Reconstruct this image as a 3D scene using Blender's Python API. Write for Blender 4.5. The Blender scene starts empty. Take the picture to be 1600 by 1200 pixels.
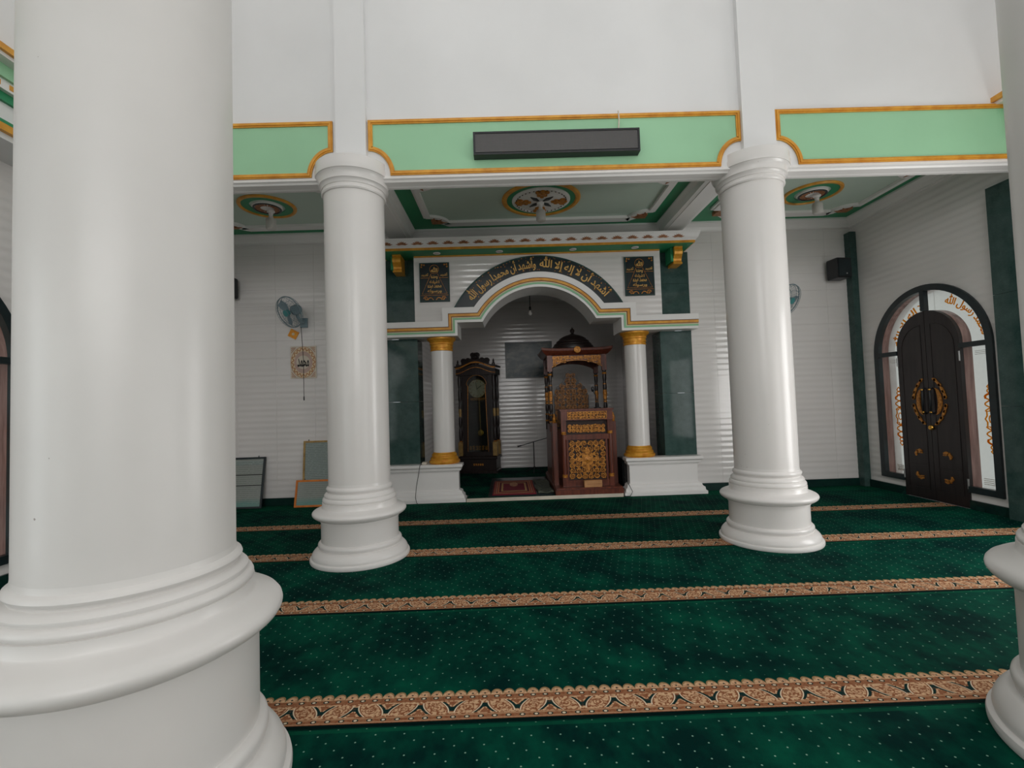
import bpy, bmesh, math, random
from mathutils import Vector, Matrix
random.seed(7)
PI = math.pi
sc = bpy.context.scene
COL = sc.collection

# ------------------------------------------------------------------ camera
F_PX, CAM_H, YAW, PITCH, ROLL = 735.03, 1.4515, 0.0108, 0.0410, -0.0330
fw = Vector((math.sin(YAW) * math.cos(PITCH), math.cos(YAW) * math.cos(PITCH), math.sin(PITCH)))
r0 = Vector((math.cos(YAW), -math.sin(YAW), 0))
u0 = r0.cross(fw)
rt = math.cos(ROLL) * r0 + math.sin(ROLL) * u0
up = -math.sin(ROLL) * r0 + math.cos(ROLL) * u0
cd = bpy.data.cameras.new('camera')
cd.sensor_fit = 'HORIZONTAL'
cd.sensor_width = 36.0
cd.lens = F_PX / 1600 * 36.0
cd.clip_start = 0.05
cam = bpy.data.objects.new('camera', cd)
cam.matrix_world = Matrix(((rt.x, up.x, -fw.x, 0), (rt.y, up.y, -fw.y, 0), (rt.z, up.z, -fw.z, CAM_H), (0, 0, 0, 1)))
COL.objects.link(cam)
sc.camera = cam

# ------------------------------------------------------------------ world, light, exposure
w = bpy.data.worlds.new('overcast_sky')
sc.world = w
w.use_nodes = True
bg = w.node_tree.nodes['Background']
bg.inputs[0].default_value = (0.90, 0.96, 1.0, 1)
bg.inputs[1].default_value = 1.1

def area(name, loc, target, sx, sy, power, col=(1, 1, 1)):
    l = bpy.data.lights.new(name, 'AREA')
    l.shape = 'RECTANGLE'
    l.size, l.size_y, l.energy, l.color = sx, sy, power, col
    o = bpy.data.objects.new(name, l)
    COL.objects.link(o)
    o.location = loc
    d = Vector(target) - Vector(loc)
    o.rotation_euler = d.to_track_quat('-Z', 'Y').to_euler()
    return o
# daylight: glazed dome drum, rear windows and doors, low side windows of the nave
area('dome_daylight', (0.55, 0.9, 7.05), (0.55, 0.9, 0), 7.5, 6.4, 76, (1.0, 0.99, 0.985))
for xx in (-3.0, -1.2, 0.6, 2.4, 4.2):
    area('rear_window_daylight', (xx, -9.1, 4.3), (0.55, 4.6, 3.3), 1.4, 3.0, 82, (1.0, 0.985, 0.975))
area('rear_door_daylight', (0.25, -9.1, 1.6), (0.25, 4.6, 1.6), 1.2, 2.8, 26, (1.0, 0.98, 0.96))
area('right_nave_window_daylight', (5.50, 3.25, 1.5), (0.0, 3.6, 1.7), 1.4, 2.4, 60, (1.0, 0.98, 0.955))
for yy in (-2.9, -0.2):
    area('left_window_daylight', (-4.38, yy, 1.45), (4.0, yy + 1.0, 1.45), 1.35, 2.4, 11, (0.93, 1.0, 0.97))
    area('right_window_daylight', (5.48, yy, 1.45), (-4.0, yy + 1.0, 1.45), 1.35, 2.4, 22, (1.0, 0.97, 0.94))

vs = sc.view_settings
vs.view_transform = 'Standard'
vs.look = 'None'
vs.gamma = 1.0
vs.use_curve_mapping = False
vs.exposure = 0.08
sc.cycles.max_bounces = 8
sc.cycles.diffuse_bounces = 5
sc.cycles.glossy_bounces = 3
sc.cycles.transmission_bounces = 6
sc.cycles.transparent_max_bounces = 8
sc.cycles.caustics_reflective = False
sc.cycles.caustics_refractive = False
sc.cycles.sample_clamp_indirect = 6.0

# ------------------------------------------------------------------ helpers: shader expressions
def lin(r, g, b):
    f = lambda c: (c / 255 / 12.92) if c / 255 <= 0.04045 else ((c / 255 + 0.055) / 1.055) ** 2.4
    return (f(r), f(g), f(b), 1)

class X:
    """a scalar socket with operators that build Math nodes"""
    def __init__(s, nt, sock): s.nt, s.s = nt, sock
    def op(s, o, *a):
        n = s.nt.nodes.new('ShaderNodeMath'); n.operation = o
        for i, v in enumerate((s,) + a):
            if isinstance(v, X): s.nt.links.new(v.s, n.inputs[i])
            else: n.inputs[i].default_value = v
        return X(s.nt, n.outputs[0])
    def __add__(s, o): return s.op('ADD', o)
    def __sub__(s, o): return s.op('SUBTRACT', o)
    def __mul__(s, o): return s.op('MULTIPLY', o)
    def __truediv__(s, o): return s.op('DIVIDE', o)
    def rsub(s, k): return (s * -1.0) + k
    def lt(s, o): return s.op('LESS_THAN', o)
    def gt(s, o): return s.op('GREATER_THAN', o)
    def fl(s): return s.op('FLOOR')
    def fr(s): return s.op('FRACT')
    def ab(s): return s.op('ABSOLUTE')
    def sq(s): return s * s
    def sqrt(s): return s.op('SQRT')
    def sin(s): return s.op('SINE')
    def mx(s, o): return s.op('MAXIMUM', o)
    def mn(s, o): return s.op('MINIMUM', o)
    def within(s, a, b): return s.gt(a) * s.lt(b)

def new_mat(name):
    m = bpy.data.materials.new(name)
    m.use_nodes = True
    nt = m.node_tree
    return m, nt, nt.nodes['Principled BSDF']

def coords(nt, kind='Object'):
    tc = nt.nodes.new('ShaderNodeTexCoord')
    return tc.outputs[kind]

def xyz(nt, sock):
    s = nt.nodes.new('ShaderNodeSeparateXYZ')
    nt.links.new(sock, s.inputs[0])
    return [X(nt, o) for o in s.outputs]

def mixc(nt, fac, a, b):
    n = nt.nodes.new('ShaderNodeMix'); n.data_type = 'RGBA'
    fs = n.inputs[0]
    if isinstance(fac, X): nt.links.new(fac.s, fs)
    else: fs.default_value = fac
    for v, i in ((a, 6), (b, 7)):
        if isinstance(v, tuple): n.inputs[i].default_value = v
        else: nt.links.new(v, n.inputs[i])
    return n.outputs[2]

def noise(nt, vec, scale, detail=3, rough=0.5, vscale=None):
    if vscale:
        mp = nt.nodes.new('ShaderNodeMapping'); nt.links.new(vec, mp.inputs[0]); mp.inputs[3].default_value = vscale
        vec = mp.outputs[0]
    n = nt.nodes.new('ShaderNodeTexNoise')
    n.inputs['Scale'].default_value = scale; n.inputs['Detail'].default_value = detail; n.inputs['Roughness'].default_value = rough
    nt.links.new(vec, n.inputs['Vector'])
    return X(nt, n.outputs[0])

def ramp01(x, a, b):
    n = x.nt.nodes.new('ShaderNodeMapRange'); n.clamp = True
    x.nt.links.new(x.s, n.inputs[0]); n.inputs[1].default_value = a; n.inputs[2].default_value = b
    return X(x.nt, n.outputs[0])

def bump(nt, p, h, strength, dist=0.01):
    b = nt.nodes.new('ShaderNodeBump'); b.inputs['Strength'].default_value = strength; b.inputs['Distance'].default_value = dist
    nt.links.new(h.s, b.inputs['Height']); nt.links.new(b.outputs[0], p.inputs['Normal'])

def simple(name, c, rough=0.5, metal=0.0, c2=None, scale=6.0, vscale=None, bmp=0, spec=0.5, coat=0):
    m, nt, p = new_mat(name)
    p.inputs['Roughness'].default_value = rough
    p.inputs['Metallic'].default_value = metal
    p.inputs['Specular IOR Level'].default_value = spec
    p.inputs['Coat Weight'].default_value = coat
    if c2 is None: c2 = tuple(v * 0.86 for v in c[:3]) + (1,)
    v = coords(nt)
    n = noise(nt, v, scale, 4, 0.55, vscale)
    nt.links.new(mixc(nt, ramp01(n, 0.35, 0.68), c, c2), p.inputs['Base Color'])
    if bmp: bump(nt, p, noise(nt, v, scale * 6, 3, 0.5, vscale), bmp, 0.004)
    return m

M = {}
# painted plaster / columns: white gloss paint with faint cloudiness and a few scuffs
def paint(name, c, rough, scuffs=False, vary=0.965):
    m, nt, p = new_mat(name)
    v = coords(nt)
    n = noise(nt, v, 1.6, 4, 0.5)
    c2 = tuple(x * vary for x in c[:3]) + (1,)
    col = mixc(nt, ramp01(n, 0.38, 0.66), c, c2)
    if scuffs:
        s = noise(nt, v, 26, 2, 0.5).gt(0.775)
        s2 = noise(nt, v, 5, 2, 0.5).gt(0.56)
        col = mixc(nt, s * s2 * 0.75, col, lin(120, 104, 96))
    nt.links.new(col, p.inputs['Base Color'])
    p.inputs['Roughness'].default_value = rough
    bump(nt, p, noise(nt, v, 9, 3, 0.5), 0.06, 0.01)
    return m
M['white_wall'] = paint('white_wall_paint', (0.80, 0.80, 0.80, 1), 0.55)
M['white_gloss'] = paint('white_gloss_paint', (0.82, 0.795, 0.775, 1), 0.26, True)
M['dimmed_worn_white'] = paint('dimmed_worn_white_gloss_paint', (0.70, 0.68, 0.66, 1), 0.34, True, 0.93)  # greyer base offsets excess light on the near columns; mottling and scuffs are wear
M['white_trim'] = paint('white_trim_paint', (0.86, 0.84, 0.825, 1), 0.38)
M['pale_green'] = paint('pale_green_paint', lin(158, 208, 168), 0.5)
M['mint'] = paint('mint_stripe_paint', lin(140, 196, 152), 0.45)
M['dark_green'] = paint('deep_green_paint', lin(44, 142, 96), 0.5)
M['sage'] = paint('sage_ceiling_paint', lin(194, 212, 199), 0.55)
M['gold'] = simple('gold_paint', lin(232, 170, 60), 0.36, 0.3, lin(212, 140, 40), 14)
M['gold_leaf'] = simple('gold_leaf_carving', lin(214, 146, 60), 0.42, 0.3, lin(136, 78, 28), 40)
M['gold_line'] = simple('gold_moulding_paint', lin(228, 166, 62), 0.42, 0.05, lin(206, 138, 44), 9)
M['gold_text'] = simple('gold_lettering_paint', lin(236, 190, 108), 0.5, 0.0, lin(214, 160, 80), 20)
M['gold_dim'] = simple('dark_gold_carving', lin(150, 100, 44), 0.45, 0.35, lin(84, 50, 20), 30)  # darker gold for the pulpit backrest carving
M['brown_edge'] = simple('dark_brown_line', lin(96, 48, 24), 0.5)
M['leaf_brown'] = simple('bronze_leaf_paint', lin(176, 118, 76), 0.5, 0.05, lin(136, 86, 54), 30)
M['mahogany'] = simple('mahogany_wood', lin(116, 58, 40), 0.35, 0, lin(76, 34, 24), 5, (6, 6, 0.6), 0.12)
M['ebony'] = simple('dark_carved_wood', lin(44, 32, 30), 0.35, 0, lin(24, 18, 18), 6, (5, 5, 0.7), 0.12)
M['door_wood'] = simple('dark_door_wood', lin(40, 31, 31), 0.4, 0, lin(25, 19, 20), 5, (5, 5, 0.5), 0.1)
M['jamb_wood'] = simple('red_brown_jamb_wood', lin(170, 136, 128), 0.25, 0, lin(128, 96, 90), 4, (5, 5, 0.5))
M['black'] = simple('black_plastic', lin(24, 28, 32), 0.4, 0, lin(16, 18, 22), 8)
M['black_frame'] = simple('black_green_lacquer', lin(22, 38, 42), 0.35, 0, lin(16, 28, 32), 8)
M['cable'] = simple('black_cable_rubber', lin(30, 30, 30), 0.6)
M['brass'] = simple('polished_brass', lin(220, 170, 80), 0.25, 0.9, lin(190, 140, 60), 20)
M['steel'] = simple('dull_steel', lin(170, 172, 172), 0.35, 0.8)
M['fan_grey'] = simple('blue_grey_plastic', lin(132, 152, 160), 0.4, 0, lin(112, 132, 140), 8)
M['fan_teal'] = simple('teal_plastic', lin(70, 150, 150), 0.4)
M['orange'] = simple('orange_board', lin(226, 138, 30), 0.5, 0, lin(236, 170, 60), 30)
M['orange_frame'] = simple('orange_lacquer_wood', lin(222, 130, 42), 0.4, 0, lin(196, 104, 30), 12)
M['gilt_frame'] = simple('gilt_frame_wood', lin(178, 146, 88), 0.4, 0.2, lin(138, 108, 60), 16)
M['paper'] = simple('cream_paper', lin(216, 206, 190), 0.7)
M['tan'] = simple('tan_cardboard', lin(196, 144, 96), 0.7, 0, lin(178, 128, 84), 10)
M['cloth'] = simple('olive_grey_cloth', lin(96, 98, 84), 0.9, 0, lin(56, 64, 58), 18)
M['frost'] = simple('frosted_bulb_glass', lin(214, 210, 205), 0.5)
M['baseboard'] = simple('dark_green_baseboard', lin(20, 52, 46), 0.25, 0, lin(14, 40, 38), 6)
M['panel_dark'] = simple('dark_backing_wood', lin(46, 26, 18), 0.6)
M['ink'] = simple('black_ink', lin(30, 30, 30), 0.7)
M['rose'] = simple('rose_print', lin(196, 168, 156), 0.6)
M['cream'] = simple('cream_print', lin(226, 208, 172), 0.6)
M['rust'] = simple('rust_print', lin(180, 120, 78), 0.6)

def granite():
    m, nt, p = new_mat('green_granite')
    v = coords(nt)
    a = noise(nt, v, 7, 6, 0.62)
    b = noise(nt, v, 60, 3, 0.6)
    col = mixc(nt, ramp01(a, 0.3, 0.7), lin(46, 70, 67), lin(70, 92, 88))
    col = mixc(nt, ramp01(b, 0.60, 0.75) * 0.3, col, lin(110, 130, 122))
    nt.links.new(col, p.inputs['Base Color'])
    p.inputs['Roughness'].default_value = 0.06
    p.inputs['Specular IOR Level'].default_value = 0.22
    return m
M['granite'] = granite()

def tile_mat(name, wave):
    m, nt, p = new_mat(name)
    v = coords(nt)
    gm = nt.nodes.new('ShaderNodeNewGeometry')
    n = noise(nt, gm.outputs['Position'], 0.9, 3, 0.5)
    nt.links.new(mixc(nt, ramp01(n, 0.35, 0.65), (0.80, 0.77, 0.755, 1), (0.74, 0.715, 0.70, 1)), p.inputs['Base Color'])
    p.inputs['Roughness'].default_value = 0.1
    if wave:
        z = xyz(nt, v)[2]
        bump(nt, p, (z * (2 * PI / 0.09)).sin(), 0.35, 0.006)
    return m
M['tile'] = tile_mat('white_wave_tile', False)
M['tile_wave'] = tile_mat('white_wave_tiling', True)
M['grout'] = simple('grey_grout', lin(150, 146, 142), 0.8)

def glass_mat():
    m, nt, p = new_mat('etched_white_glass')
    out = nt.nodes['Material Output']
    tl = nt.nodes.new('ShaderNodeBsdfTranslucent'); tl.inputs[0].default_value = (0.66, 0.655, 0.62, 1)
    tr = nt.nodes.new('ShaderNodeBsdfTransparent'); tr.inputs[0].default_value = (0.66, 0.66, 0.63, 1)
    gl = nt.nodes.new('ShaderNodeBsdfGlossy'); gl.inputs['Roughness'].default_value = 0.08
    m1 = nt.nodes.new('ShaderNodeMixShader'); m2 = nt.nodes.new('ShaderNodeMixShader')
    v = coords(nt)
    n = noise(nt, v, 2.5, 3, 0.5)
    nt.links.new(ramp01(n, -0.6, 1.2).s, m1.inputs[0])
    nt.links.new(tl.outputs[0], m1.inputs[1]); nt.links.new(tr.outputs[0], m1.inputs[2])
    m2.inputs[0].default_value = 0.08
    nt.links.new(m1.outputs[0], m2.inputs[1]); nt.links.new(gl.outputs[0], m2.inputs[2])
    nt.links.new(m2.outputs[0], out.inputs[0])
    return m
M['glass'] = glass_mat()
def gold_glass():
    m, nt, p = new_mat('gold_glass_paint')
    out = nt.nodes['Material Output']
    tl = nt.nodes.new('ShaderNodeBsdfTransparent'); df = nt.nodes.new('ShaderNodeBsdfDiffuse')
    n = noise(nt, coords(nt), 30, 2)
    c = mixc(nt, ramp01(n, 0.3, 0.7), lin(255, 206, 104), lin(244, 182, 78))
    nt.links.new(c, tl.inputs[0]); nt.links.new(c, df.inputs[0])
    mx = nt.nodes.new('ShaderNodeMixShader'); mx.inputs[0].default_value = 0.25
    nt.links.new(tl.outputs[0], mx.inputs[1]); nt.links.new(df.outputs[0], mx.inputs[2]); nt.links.new(mx.outputs[0], out.inputs[0])
    return m
M['gold_glass'] = gold_glass()

def clear_glass():
    m, nt, p = new_mat('clear_cabinet_glass')
    out = nt.nodes['Material Output']
    tr = nt.nodes.new('ShaderNodeBsdfTransparent'); tr.inputs[0].default_value = (0.8, 0.85, 0.85, 1)
    gl = nt.nodes.new('ShaderNodeBsdfGlossy'); gl.inputs['Roughness'].default_value = 0.03
    fr = nt.nodes.new('ShaderNodeFresnel'); fr.inputs[0].default_value = 1.5
    n = noise(nt, coords(nt), 3, 1)
    mx = nt.nodes.new('ShaderNodeMixShader')
    f = X(nt, fr.outputs[0]) + (n * 0.02) + 0.06
    nt.links.new(f.s, mx.inputs[0]); nt.links.new(tr.outputs[0], mx.inputs[1]); nt.links.new(gl.outputs[0], mx.inputs[2])
    nt.links.new(mx.outputs[0], out.inputs[0])
    return m
M['clear_glass'] = clear_glass()

def carpet_mat(border=True):
    m, nt, p = new_mat('green_prayer_carpet' if border else 'plain_green_carpet')
    v = coords(nt)
    x, y, z = xyz(nt, v)
    # pile shading: brushed patches of pile
    big = noise(nt, v, 1.7, 4, 0.6)
    mid = noise(nt, v, 9, 4, 0.6, (1, 0.6, 1))
    fine = noise(nt, v, 420, 2, 0.5)
    k = ramp01(big * 0.65 + mid * 0.35, 0.42, 0.68)
    col = mixc(nt, k, lin(0, 40, 37), lin(5, 88, 66))
    col = mixc(nt, ramp01(fine, 0.25, 0.8) * 0.35, col, lin(0, 22, 20))
    # lattice of small pale dots
    row = (y / 0.0435).fl()
    fy = ((y / 0.0435).fr() - 0.5) * 0.0435
    fx = (((x + row * 0.0515) / 0.128).fr() - 0.5) * 0.128
    d = (fx.sq() + fy.sq()).sqrt()
    dots = d.lt(0.0040)
    if border: dots = dots * y.gt(0.285)
    col = mixc(nt, dots * 0.7, col, lin(150, 190, 170))
    if border:
        t = (y - 0.03) / 0.225        # 0..1 across the woven border
        n2 = noise(nt, v, 62, 2, 0.55)
        n3 = noise(nt, v, 46, 2, 0.5)
        brown, beige, teal, white = lin(138, 86, 58), lin(208, 170, 134), lin(18, 46, 44), lin(222, 206, 180)
        base = mixc(nt, ramp01(n2, 0.49, 0.57), beige, brown)
        b = base
        # plain brown bands carrying the beads
        bands = t.within(0.0, 0.19).mx(t.within(0.64, 0.80))
        b = mixc(nt, bands * 0.85, b, brown)
        b = mixc(nt, t.within(0.03, 0.05).mx(t.within(0.15, 0.17)) * 0.7, b, beige)
        def bead(tc, per, off):
            ux = (((x + off) / per).fr() - 0.5) * per
            uy = (t - tc) * 0.225
            return ((ux * 0.75).sq() + uy.sq()).sqrt()
        for tc, per in ((0.10, 0.065), (0.745, 0.0605)):
            dd = bead(tc, per, 0.01)
            b = mixc(nt, dd.lt(0.0105), b, teal)
            b = mixc(nt, dd.lt(0.0060), b, white)
        # chevron motifs alternately upright and inverted
        for off, flip in ((0.0, False), (0.157, True)):
            ux = ((((x + off) / 0.314).fr() - 0.5) * 0.314).ab()
            h = (t - 0.21) / 0.40
            if flip: h = h.rsub(1.0)
            ok = h.within(0.0, 0.92)
            wdt = (h.rsub(0.9).mx(0.0)).sq() * 0.056 + 0.011
            body = (ux.lt(wdt) * ux.gt(wdt - 0.015)).mx(ux.lt(wdt) * h.gt(0.45)) * h.within(0.02, 0.80)
            hole = ux.lt((h.rsub(0.42)).mx(0.0) * 0.055) 
            edge = (ux - wdt).within(0.0, 0.0065) * ok
            b = mixc(nt, (ux - wdt).within(0.0065, 0.013) * ok * 0.9, b, brown)
            b = mixc(nt, edge * 0.9, b, white)
            b = mixc(nt, body, b, teal)
            b = mixc(nt, hole * h.within(0.0, 0.42) * 0.9, b, brown)
            # rosette between the motifs
            uc = ((((x + off + 0.0785) / 0.314).fr() - 0.5) * 0.314)
            rr = (uc.sq() + ((t - 0.41) * 0.225).sq()).sqrt()
            b = mixc(nt, rr.within(0.022, 0.027) * 0.8, b, brown)
            b = mixc(nt, rr.within(0.009, 0.014) * 0.8, b, brown)
        # scalloped upper edge
        us = (((x + 0.01) / 0.0605).fr() - 0.5) * 2.0
        arc_ = (us.sq().rsub(1.0)).mx(0.0).sqrt()
        top = arc_ * 0.20 + 0.81
        scal = t.lt(top)
        rim = t.within(0.81, 5.0) * (t - top).ab().lt(0.05)
        b = mixc(nt, t.within(0.80, 5.0) * 0.5, b, beige)
        dd2 = ((us * 0.030).sq() + ((t - 0.87) * 0.225).sq()).sqrt()
        b = mixc(nt, dd2.lt(0.005), b, teal)
        b = mixc(nt, rim * 0.8, b, lin(132, 112, 74))
        b = mixc(nt, ramp01(n3, 0.55, 0.7) * 0.25, b, brown)
        inb = t.gt(0.0) * scal
        col = mixc(nt, inb, col, b)
        col = mixc(nt, y.lt(0.030) * y.gt(0.004), col, lin(0, 24, 22))
        col = mixc(nt, (y.gt(1.172)) * 0.35, col, lin(14, 96, 66))
    nt.links.new(col, p.inputs['Base Color'])
    p.inputs['Roughness'].default_value = 0.85
    p.inputs['Specular IOR Level'].default_value = 0.04
    p.inputs['Sheen Weight'].default_value = 0.0
    p.inputs['Sheen Roughness'].default_value = 0.45
    bump(nt, p, fine * 0.6 + mid * 0.4, 0.35, 0.01)
    return m
M['carpet'] = carpet_mat(True)
M['carpet_plain'] = carpet_mat(False)

def ruled_doc(name, paper, ink, per, teal_low=None):
    """printed sheet: rows of broken dark lines on pale paper, local x across, z up"""
    m, nt, p = new_mat(name)
    v = coords(nt)
    x, y, z = xyz(nt, v)
    n = noise(nt, v, 30, 2, 0.6, (1, 1, 4))
    line = (z / per).fr().within(0.35, 0.62) * n.gt(0.44)
    col = mixc(nt, line * 0.55, paper, ink)
    if teal_low is not None:
        lim, tc = teal_low
        col = mixc(nt, ramp01(z * -1.0 + noise(nt, v, 4, 2) * 0.1, -lim, -lim + 0.09) * 0.5, col, tc)
    nt.links.new(col, p.inputs['Base Color'])
    p.inputs['Roughness'].default_value = 0.12
    return m
M['doc_green'] = ruled_doc('printed_certificate', lin(150, 162, 158), lin(60, 74, 74), 0.026)
M['doc_teal'] = ruled_doc('printed_teal_sheet', lin(150, 156, 150), lin(104, 112, 108), 0.03, (0.10, lin(60, 150, 140)))

def grille_mat():
    m, nt, p = new_mat('perforated_grille')
    x, y, z = xyz(nt, coords(nt))
    a = ((x / 0.012).fr() - 0.5).ab().gt(0.28)
    b = ((z / 0.012).fr() - 0.5).ab().gt(0.36)
    nt.links.new(mixc(nt, a.mx(b), lin(28, 32, 34), lin(98, 95, 94)), p.inputs['Base Color'])
    p.inputs['Roughness'].default_value = 0.5
    return m
M['grille'] = grille_mat()

def rug_mat():
    m, nt, p = new_mat('red_prayer_rug')
    v = coords(nt, 'Generated')
    x, y, z = xyz(nt, v)
    dx = (x - 0.5).ab(); dy = (y - 0.5).ab()
    d = (dx * 2.0).mx(dy * 2.0)
    n = noise(nt, v, 40, 3)
    col = mixc(nt, ramp01(n, 0.4, 0.6) * 0.3, lin(120, 22, 42), lin(70, 12, 26))
    for a, b, c in ((0.52, 0.60, lin(196, 160, 104)), (0.64, 0.68, lin(60, 20, 20)), (0.70, 0.76, lin(190, 120, 76)), (0.80, 0.84, lin(196, 150, 110)), (0.88, 0.93, lin(176, 96, 66))):
        col = mixc(nt, d.within(a, b) * 0.85, col, c)
    med = ((x - 0.5).sq() + ((y - 0.68) * 0.6).sq()).sqrt().lt(0.10) * n.gt(0.45)
    col = mixc(nt, med * 0.8, col, lin(206, 160, 120))
    nt.links.new(col, p.inputs['Base Color'])
    p.inputs['Roughness'].default_value = 0.9
    return m
M['rug'] = rug_mat()

def picture_mat():
    m, nt, p = new_mat('dark_landscape_print')
    v = coords(nt)
    n = noise(nt, v, 3.5, 5, 0.6, (1, 1, 2.2))
    col = mixc(nt, ramp01(n, 0.45, 0.7), lin(20, 50, 54), lin(110, 112, 104))
    nt.links.new(col, p.inputs['Base Color'])
    p.inputs['Specular IOR Level'].default_value = 0.2
    p.inputs['Roughness'].default_value = 0.25
    return m
M['picture'] = picture_mat()

# ------------------------------------------------------------------ helpers: meshes
IDM = lambda u, v, w: (u, v, w)
XZ = lambda u, v, w: (u, w, v)       # plane coordinates (u,v) = (x,z), depth w = y
YZ = lambda u, v, w: (w, u, v)       # plane coordinates (u,v) = (y,z), depth w = x
XY = lambda u, v, w: (u, v, w)

def offset_path(path, d, closed=False):
    n = len(path); out = []
    for i, (x, z) in enumerate(path):
        a = path[(i - 1) % n] if (i > 0 or closed) else None
        b = path[(i + 1) % n] if (i < n - 1 or closed) else None
        def nrm(p, q):
            dx, dz = q[0] - p[0], q[1] - p[1]; l = math.hypot(dx, dz) or 1e-9
            return (-dz / l, dx / l)
        n1 = nrm(a, (x, z)) if a else None
        n2 = nrm((x, z), b) if b else None
        if n1 is None: m = n2
        elif n2 is None: m = n1
        else:
            sx, sz = n1[0] + n2[0], n1[1] + n2[1]
            l2 = sx * sx + sz * sz
            k = 2.0 / max(l2, 0.35)
            m = (sx * k, sz * k)
        out.append((x + m[0] * d, z + m[1] * d))
    return out

class MB:
    def __init__(s): s.v, s.f, s.sm = [], [], []
    def add(s, vs, fs, smooth=False):
        o = len(s.v); s.v += [tuple(p) for p in vs]
        for f in fs: s.f.append([i + o for i in f]); s.sm.append(smooth)
        return s
    def box(s, x0, x1, y0, y1, z0, z1):
        return s.loft([(x0, x1, y0, y1, z0), (x0, x1, y0, y1, z1)])
    def loft(s, st):
        vs, fs = [], []
        for x0, x1, y0, y1, z in st: vs += [(x0, y0, z), (x1, y0, z), (x1, y1, z), (x0, y1, z)]
        for k in range(len(st) - 1):
            a = 4 * k
            for i in range(4):
                j = (i + 1) % 4
                fs.append([a + i, a + j, a + 4 + j, a + 4 + i])
        fs.append([3, 2, 1, 0]); e = 4 * (len(st) - 1); fs.append([e, e + 1, e + 2, e + 3])
        return s.add(vs, fs)
    def prism(s, poly, w0, w1, mp=XZ, smooth=False):
        n = len(poly)
        vs = [mp(u, v, w0) for u, v in poly] + [mp(u, v, w1) for u, v in poly]
        s.add(vs, [list(range(n)), list(range(2 * n - 1, n - 1, -1))])
        return s.add(vs, [[(i + 1) % n, i, n + i, n + (i + 1) % n] for i in range(n)], smooth)
    def lathe(s, prof, n=48, c=(0, 0, 0), axis='z', smooth=True, cap=True):
        def ring(r, z):
            out = []
            for i in range(n):
                a = 2 * PI * i / n
                p = (r * math.cos(a), r * math.sin(a), z)
                if axis == 'y': p = (p[0], p[2], p[1])
                if axis == 'x': p = (p[2], p[0], p[1])
                out.append((p[0] + c[0], p[1] + c[1], p[2] + c[2]))
            return out
        m = len(prof); start = 0
        for k in range(1, m):
            sharp = k == m - 1
            if not sharp:
                (r0_, z0_), (r1_, z1_), (r2_, z2_) = prof[k - 1], prof[k], prof[k + 1]
                d = abs(math.atan2(z2_ - z1_, r2_ - r1_) - math.atan2(z1_ - z0_, r1_ - r0_))
                d = min(d, 2 * PI - d)
                sharp = d > 0.62
            if sharp:      # close a smooth run here and start the next one with its own vertices
                vs, fs = [], []
                run = prof[start:k + 1]
                for r, z in run: vs += ring(r, z)
                for q in range(len(run) - 1):
                    for i in range(n):
                        j = (i + 1) % n
                        fs.append([q * n + i, q * n + j, (q + 1) * n + j, (q + 1) * n + i])
                s.add(vs, fs, smooth)
                start = k
        if cap:
            s.add(ring(*prof[0]), [list(range(n - 1, -1, -1))])
            s.add(ring(*prof[-1]), [list(range(n))])
        return s
    def tube(s, pts, r, n=8, closed=False):
        pts = [Vector(p) for p in pts]
        m = len(pts); rs = r if isinstance(r, (list, tuple)) else [r] * m
        vs, fs = [], []
        nrm = None
        for i, p in enumerate(pts):
            a = pts[i - 1] if (i > 0 or closed) else p
            b = pts[(i + 1) % m] if (i < m - 1 or closed) else p
            t = (b - a)
            t = t.normalized() if t.length > 1e-9 else Vector((0, 0, 1))
            if nrm is None:
                nrm = t.orthogonal().normalized()
            else:
                nrm = nrm - t * nrm.dot(t)
                nrm = nrm.normalized() if nrm.length > 1e-6 else t.orthogonal().normalized()
            bi = t.cross(nrm)
            for k in range(n):
                q = 2 * PI * k / n
                vs.append(p + (nrm * math.cos(q) + bi * math.sin(q)) * rs[i])
        segs = m if closed else m - 1
        for i in range(segs):
            i2 = (i + 1) % m
            for k in range(n):
                k2 = (k + 1) % n
                fs.append([i * n + k, i * n + k2, i2 * n + k2, i2 * n + k])
        s.add(vs, fs, True)
        if not closed:
            s.add(vs[:n], [list(range(n - 1, -1, -1))])
            s.add(vs[-n:], [list(range(n))])
        return s
    def ribbon(s, pts, wd, w0, w1, mp=XZ, closed=False):
        """flat strip following a 2D path, width wd (scalar or list), extruded from w0 to w1"""
        n = len(pts)
        ws = wd if isinstance(wd, (list, tuple)) else [wd] * n
        L, R = [], []
        for i in range(n):
            a = pts[i - 1] if (i > 0 or closed) else pts[i]
            b = pts[(i + 1) % n] if (i < n - 1 or closed) else pts[i]
            dx, dz = b[0] - a[0], b[1] - a[1]; l = math.hypot(dx, dz) or 1e-9
            nx, nz = -dz / l * ws[i] / 2, dx / l * ws[i] / 2
            L.append((pts[i][0] + nx, pts[i][1] + nz)); R.append((pts[i][0] - nx, pts[i][1] - nz))
        return s.strip(L, R, w0, w1, mp, closed)
    def strip(s, A, B, w0, w1, mp=XZ, closed=False):
        n = len(A)
        vs = []
        for (a, b) in zip(A, B):
            vs += [mp(a[0], a[1], w0), mp(b[0], b[1], w0), mp(b[0], b[1], w1), mp(a[0], a[1], w1)]
        fs = []
        for i in range(n if closed else n - 1):
            j = (i + 1) % n
            for k in range(4):
                k2 = (k + 1) % 4
                fs.append([4 * i + k, 4 * i + k2, 4 * j + k2, 4 * j + k])
        if not closed:
            fs.append([3, 2, 1, 0]); e = 4 * (n - 1); fs.append([e, e + 1, e + 2, e + 3])
        return s.add(vs, fs)
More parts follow.
